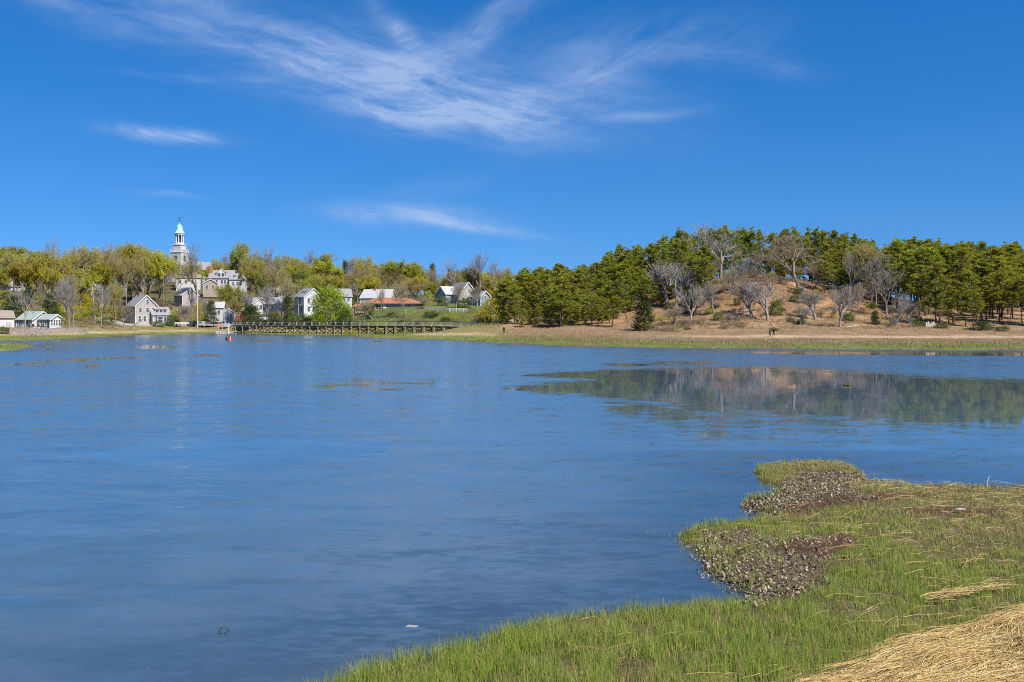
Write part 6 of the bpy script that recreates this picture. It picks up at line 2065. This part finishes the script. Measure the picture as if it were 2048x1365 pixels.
# people
SKIN = pbr('skin', (.45, .28, .20), (.50, .32, .23), 3, .6)
def person(px, base, Y, rz, label, jacket, trousers, hair, pose='walk', h_=1.75):
    c = at(px, base, Y)
    z = gz(c.x, c.y)
    o = empty('person', (c.x, c.y, z), rz, label=label, cat='person')
    st = .16 if pose == 'walk' else .05
    def skin_mesh(name, P, E, rad, mat_, root):
        me = bpy.data.meshes.new(name); me.from_pydata(P, E, []); me.materials.append(mat_)
        ob = link(name, me, o)
        ob.scale = (h_ / 1.75,) * 3
        md = ob.modifiers.new('skin', 'SKIN'); md.use_smooth_shade = True
        sv_ = me.skin_vertices[0].data
        for i_, r_ in enumerate(rad): sv_[i_].radius = (r_, r_)
        sv_[root].use_root = True
        ob.modifiers.new('sub', 'SUBSURF').levels = 1
        return ob
    P = [(0, 0, .95), (0, 0, 1.2), (0, 0, 1.42), (0, 0, 1.52), (0, -.02, 1.60), (0, -.03, 1.72),
         (.11, 0, .90), (.12, -st, .50), (.12, -st * .6, .09), (.12, -st * .6 - .16, .04),
         (-.11, 0, .90), (-.12, st, .50), (-.12, st * 1.3, .09), (-.12, st * 1.3 - .16, .04),
         (.20, 0, 1.40), (.27, .03, 1.12), (.25, -.10, .88), (.25, -.13, .80),
         (-.20, 0, 1.40), (-.27, .03, 1.12), (-.25, -.10, .88), (-.25, -.13, .80)]
    Ed = [(0, 1), (1, 2), (2, 3), (3, 4), (4, 5), (0, 6), (6, 7), (7, 8), (8, 9), (0, 10), (10, 11), (11, 12), (12, 13), (2, 14), (14, 15), (15, 16), (16, 17), (2, 18), (18, 19), (19, 20), (20, 21)]
    Rd = [.13, .13, .14, .055, .085, .08, .08, .055, .04, .035, .08, .055, .04, .035, .055, .042, .03, .03, .055, .042, .03, .03]
    for s in (1, -1):
        base_i = 17 if s > 0 else 21
        for f_ in range(4):
            i0 = len(P)
            P += [(s * .25 + s * (.012 - .008 * f_), -.13 - .02 * f_ + .02, .765), (s * .25 + s * (.012 - .008 * f_), -.135 - .02 * f_ + .02, .715 - .006 * (f_ % 3))]
            Ed += [(base_i, i0), (i0, i0 + 1)]; Rd += [.009, .008]
        i0 = len(P); P += [(s * .215, -.15, .79), (s * .205, -.165, .755)]; Ed += [(base_i, i0), (i0, i0 + 1)]; Rd += [.01, .009]
    skin_mesh('body', P, Ed, Rd, SKIN, 0)
    J = [(0, 0, .86), (0, 0, 1.2), (0, 0, 1.42), (0, 0, 1.50), (.20, 0, 1.40), (.27, .03, 1.12), (.25, -.10, .89), (-.20, 0, 1.40), (-.27, .03, 1.12), (-.25, -.10, .89)]
    skin_mesh('jacket', J, [(0, 1), (1, 2), (2, 3), (2, 4), (4, 5), (5, 6), (2, 7), (7, 8), (8, 9)], [.165, .16, .165, .085, .075, .06, .05, .075, .06, .05], jacket, 1)
    Tq = [(0, 0, .95), (.11, 0, .88), (.12, -st, .50), (.12, -st * .6, .10), (-.11, 0, .88), (-.12, st, .50), (-.12, st * 1.3, .10)]
    skin_mesh('trousers', Tq, [(0, 1), (1, 2), (2, 3), (0, 4), (4, 5), (5, 6)], [.15, .10, .075, .06, .10, .075, .06], trousers, 0)
    MB().lathe([(.07, 0), (.105, .06), (.108, .12), (.08, .18), (.03, .205)], 12, (0, 0, 1.60 * h_ / 1.75)).build('hair', hair, o)
CL_D = pbr('dark jacket cloth', (.02, .022, .03), (.035, .035, .045), 8, .9); CL_B = pbr('black cloth', (.012, .012, .014), (.02, .02, .022), 8, .9)
CL_G = pbr('dark green cloth', (.03, .04, .03), (.04, .05, .04), 8, .9); HAT = pbr('pale hat', (.50, .46, .38), (.56, .52, .44), 5, .8); HAIR = pbr('dark hair', (.02, .015, .012), (.03, .022, .018), 8, .7)
g_ = ground_hit(1008, 668)
person(1008, 668, g_.y, R(200), 'lone walker in dark clothes and pale hat on the dry grass', CL_D, CL_B, HAT)
g_ = ground_hit(1540, 674)
person(1540, 674, g_.y, R(80), 'shorter of two dark-clad walkers on the sand strip', CL_G, CL_B, HAIR, h_=1.6)
person(1547.5, 674, g_.y + .5, R(95), 'taller of two dark-clad walkers on the sand strip', CL_B, CL_D, HAIR, h_=1.82)

# weathered boards on the right
g_ = ground_hit(1862, 655)
o = empty('weathered_board_stack', tuple(g_), R(10), label='leaning grey weathered boards at the foot of the hill', cat='boards')
for i in range(6):
    x = -1.0 + i * .42
    MB().bar((x, 0, -.2), (x + .12, .25, 1.0 + .25 * math.sin(i * 2.1)), .34, .06, (0, 1, 0)).build('board', GREYWOOD, o)

# driftwood and fallen limbs
DRIFT = pbr('bleached driftwood', (.36, .32, .27), (.48, .44, .38), 4, .9, .3)
DRIFTD = pbr('dark dead wood', (.10, .08, .065), (.17, .14, .11), 4, .9, .3)
def log(px, by, L, rz, r_, label, mat_, pitch=.08, twigs=4):
    g_ = ground_hit(px, by)
    o = empty('fallen_branch', tuple(g_ + Vector((0, 0, r_))), rz, label=label, cat='dead wood')
    rr = random.Random(int(px))
    pts = [(L * f, rr.uniform(-.15, .15), L * f * pitch + rr.uniform(-.05, .05) + .05) for f in (0, .25, .5, .75, 1)]
    MB().tube(pts, [r_, r_ * .9, r_ * .75, r_ * .55, r_ * .3], 6).build('stem', mat_, o)
    for i in range(twigs):
        p = Vector(pts[1 + i % 3])
        q = p + Vector((rr.uniform(-.2, .9), rr.uniform(-.7, .7), rr.uniform(.3, 1.0))) * L * .3
        MB().tube([p, (p + q) / 2 + Vector((0, 0, .1)), q], [r_ * .5, r_ * .35, r_ * .15], 5).build('limb', mat_, o)
log(163, 664, 3.2, R(-35), .16, 'bleached driftwood log at the end of the stone wall', DRIFT)
log(205, 663, 3.0, R(160), .13, 'bleached fallen branch on the shore below the lane', DRIFT)
log(258, 660, 4.5, R(20), .14, 'dark dead limb leaning up before the shingled house', DRIFTD, .75)
log(235, 660, 3.5, R(150), .10, 'dark fallen branch on the shore left of the leaning limb', DRIFTD, .2)
log(1480, 625, 5, R(10), .16, 'grey fallen trunk across the middle of the slope', DRIFT, .1)
log(1600, 640, 4, R(170), .14, 'grey fallen limb on the right half of the slope', DRIFT, .15)
log(1690, 657, 4, R(20), .12, 'pale fallen branch at the foot of the slope', DRIFT, .1)
log(1445, 640, 3.5, R(-20), .12, 'dark fallen branch left of the middle of the slope', DRIFTD, .1)
log(1560, 600, 4, R(30), .14, 'dark fallen limb high on the slope', DRIFTD, .1)
log(745, 640, 4, R(140), .12, 'bleached dead limb on the lawn behind the bridge', DRIFT, .5)

# small things near at hand
WIRE = pbr('dark wire', (.03, .03, .028), (.05, .045, .04), 5, .6)
x, y = W2(446, 1270)
wf = MB()
q = [(0, 0, 0), (-.05, .0, .05), (-.02, 0, .11), (.075, 0, .085), (0, 0, -.02)]
for a, b in zip(q[:-1], q[1:]): wf.tube([a, b], [.006, .006], 5)
link('wire_frame', wf.mesh('wire_frame', WIRE), label='bent dark wire loop sticking out of the shallow water', cat='wire').location = (x, y, -.01)
PINK = pbr('faded red plastic', (.62, .10, .13), (.70, .18, .20), 6, .5)
x, y = W2(290, 1337)
pk = MB().add([(-.09, -.05, 0), (.02, -.07, .0), (.10, -.02, 0), (.07, .06, 0), (-.04, .07, 0), (-.10, .02, 0), (-.05, -.02, .03), (.05, .0, .035), (-.02, .03, .03)], [(0, 1, 6), (1, 7, 6), (1, 2, 7), (2, 3, 7), (3, 8, 7), (3, 4, 8), (4, 5, 8), (5, 6, 8), (5, 0, 6), (6, 7, 8), (5, 4, 3, 2, 1, 0)])
link('red_float', pk.mesh('red_float', PINK), label='faded red scrap of plastic floating at the lower left', cat='float').location = (x, y, -.034)
x, y = W2(823, 1253)
bd = MB().add([(-.09, -.03, 0), (.07, -.05, 0), (.10, .03, 0), (-.06, .05, 0), (-.08, -.025, .025), (.06, -.04, .03), (.09, .03, .025), (-.05, .045, .03)], [(3, 2, 1, 0), (4, 5, 6, 7), (0, 1, 5, 4), (1, 2, 6, 5), (2, 3, 7, 6), (3, 0, 4, 7)])
link('pale_shell_plate', bd.mesh('pale_shell_plate', CONC), label='pale flat shell plate lying in the shallows', cat='shell').location = (x, y, -.024)
x, y = W2(1920, 1026, .2)
st = MB(); st.add([(p[0] * .10 * rs.uniform(.8, 1.2), p[1] * .07, p[2] * .03) for p in ico], icf)
link('flat_stone', st.mesh('flat_stone', CONC), label='flat pale stone lying in the marsh grass', cat='stone').location = (x, y, near_height(np.array([x]), np.array([y]))[0] + .08)
x, y = W2(1974, 974, .15)
fe = MB().tube([(0, 0, 0), (.01, 0, .12), (.04, 0, .22), (.07, 0, .27)], [.008, .01, .008, .003], 5)
link('white_feather', fe.mesh('white_feather', TRIM), label='thin white feather standing in the far grass edge', cat='feather').location = (x, y, .15)

# gull
p = at(905, 338, 260)
o = empty('gull', tuple(p), R(35), label='small dark gull flying in the blue sky', cat='bird')
GUL = pbr('grey plumage', (.16, .16, .17), (.24, .24, .25), 5, .8)
MB().lathe([(.01, -.24), (.05, -.16), (.075, 0), (.05, .14), (.035, .19), (.01, .25)], 8).build('body', GUL, o).rotation_euler = (R(90), 0, 0)
for s in (-1, 1):
    MB().add([(0, -.09, 0), (0, .08, 0), (s * .32, .02, .16), (s * .30, -.12, .15), (s * .62, -.14, .08), (0, -.09, .02), (0, .08, .02), (s * .32, .02, .18), (s * .30, -.12, .17)], [(0, 1, 2, 3), (3, 2, 4), (8, 7, 6, 5), (4, 7, 8), (0, 3, 8, 5), (1, 6, 7, 2), (3, 4, 8), (2, 7, 4)]).build('wing', GUL, o)


# ------------------------------------------------------------------ labels of things that stand in a row
ORD = ['leftmost', 'second from left', 'third from left', 'fourth from left', 'fifth from left', 'sixth from left', 'seventh from left', 'eighth from left', 'ninth from left', 'tenth from left', 'eleventh from left', 'twelfth from left',
       'thirteenth from left', 'fourteenth from left', 'fifteenth from left', 'sixteenth from left', 'seventeenth from left', 'eighteenth from left', 'nineteenth from left', 'twentieth from left', 'twenty-first from left', 'twenty-second from left', 'twenty-third from left', 'twenty-fourth from left', 'twenty-fifth from left', 'twenty-sixth from left', 'twenty-seventh from left', 'twenty-eighth from left']
rows_ = {}
for ob in scene.objects:
    if ob.parent is None and ob.get('group') and ob.get('label'): rows_.setdefault(ob['label'], []).append(ob)
for lab, lst in rows_.items():
    if 1 < len(lst) <= len(ORD) and len(lab.split()) < 14:
        lst.sort(key=lambda q: q.location.x / q.location.y)
        for k_, ob in zip(ORD, lst): ob['label'] = f'{lab}, {k_}'
        if len(lst) > 2: lst[-1]['label'] = f'{lab}, rightmost'
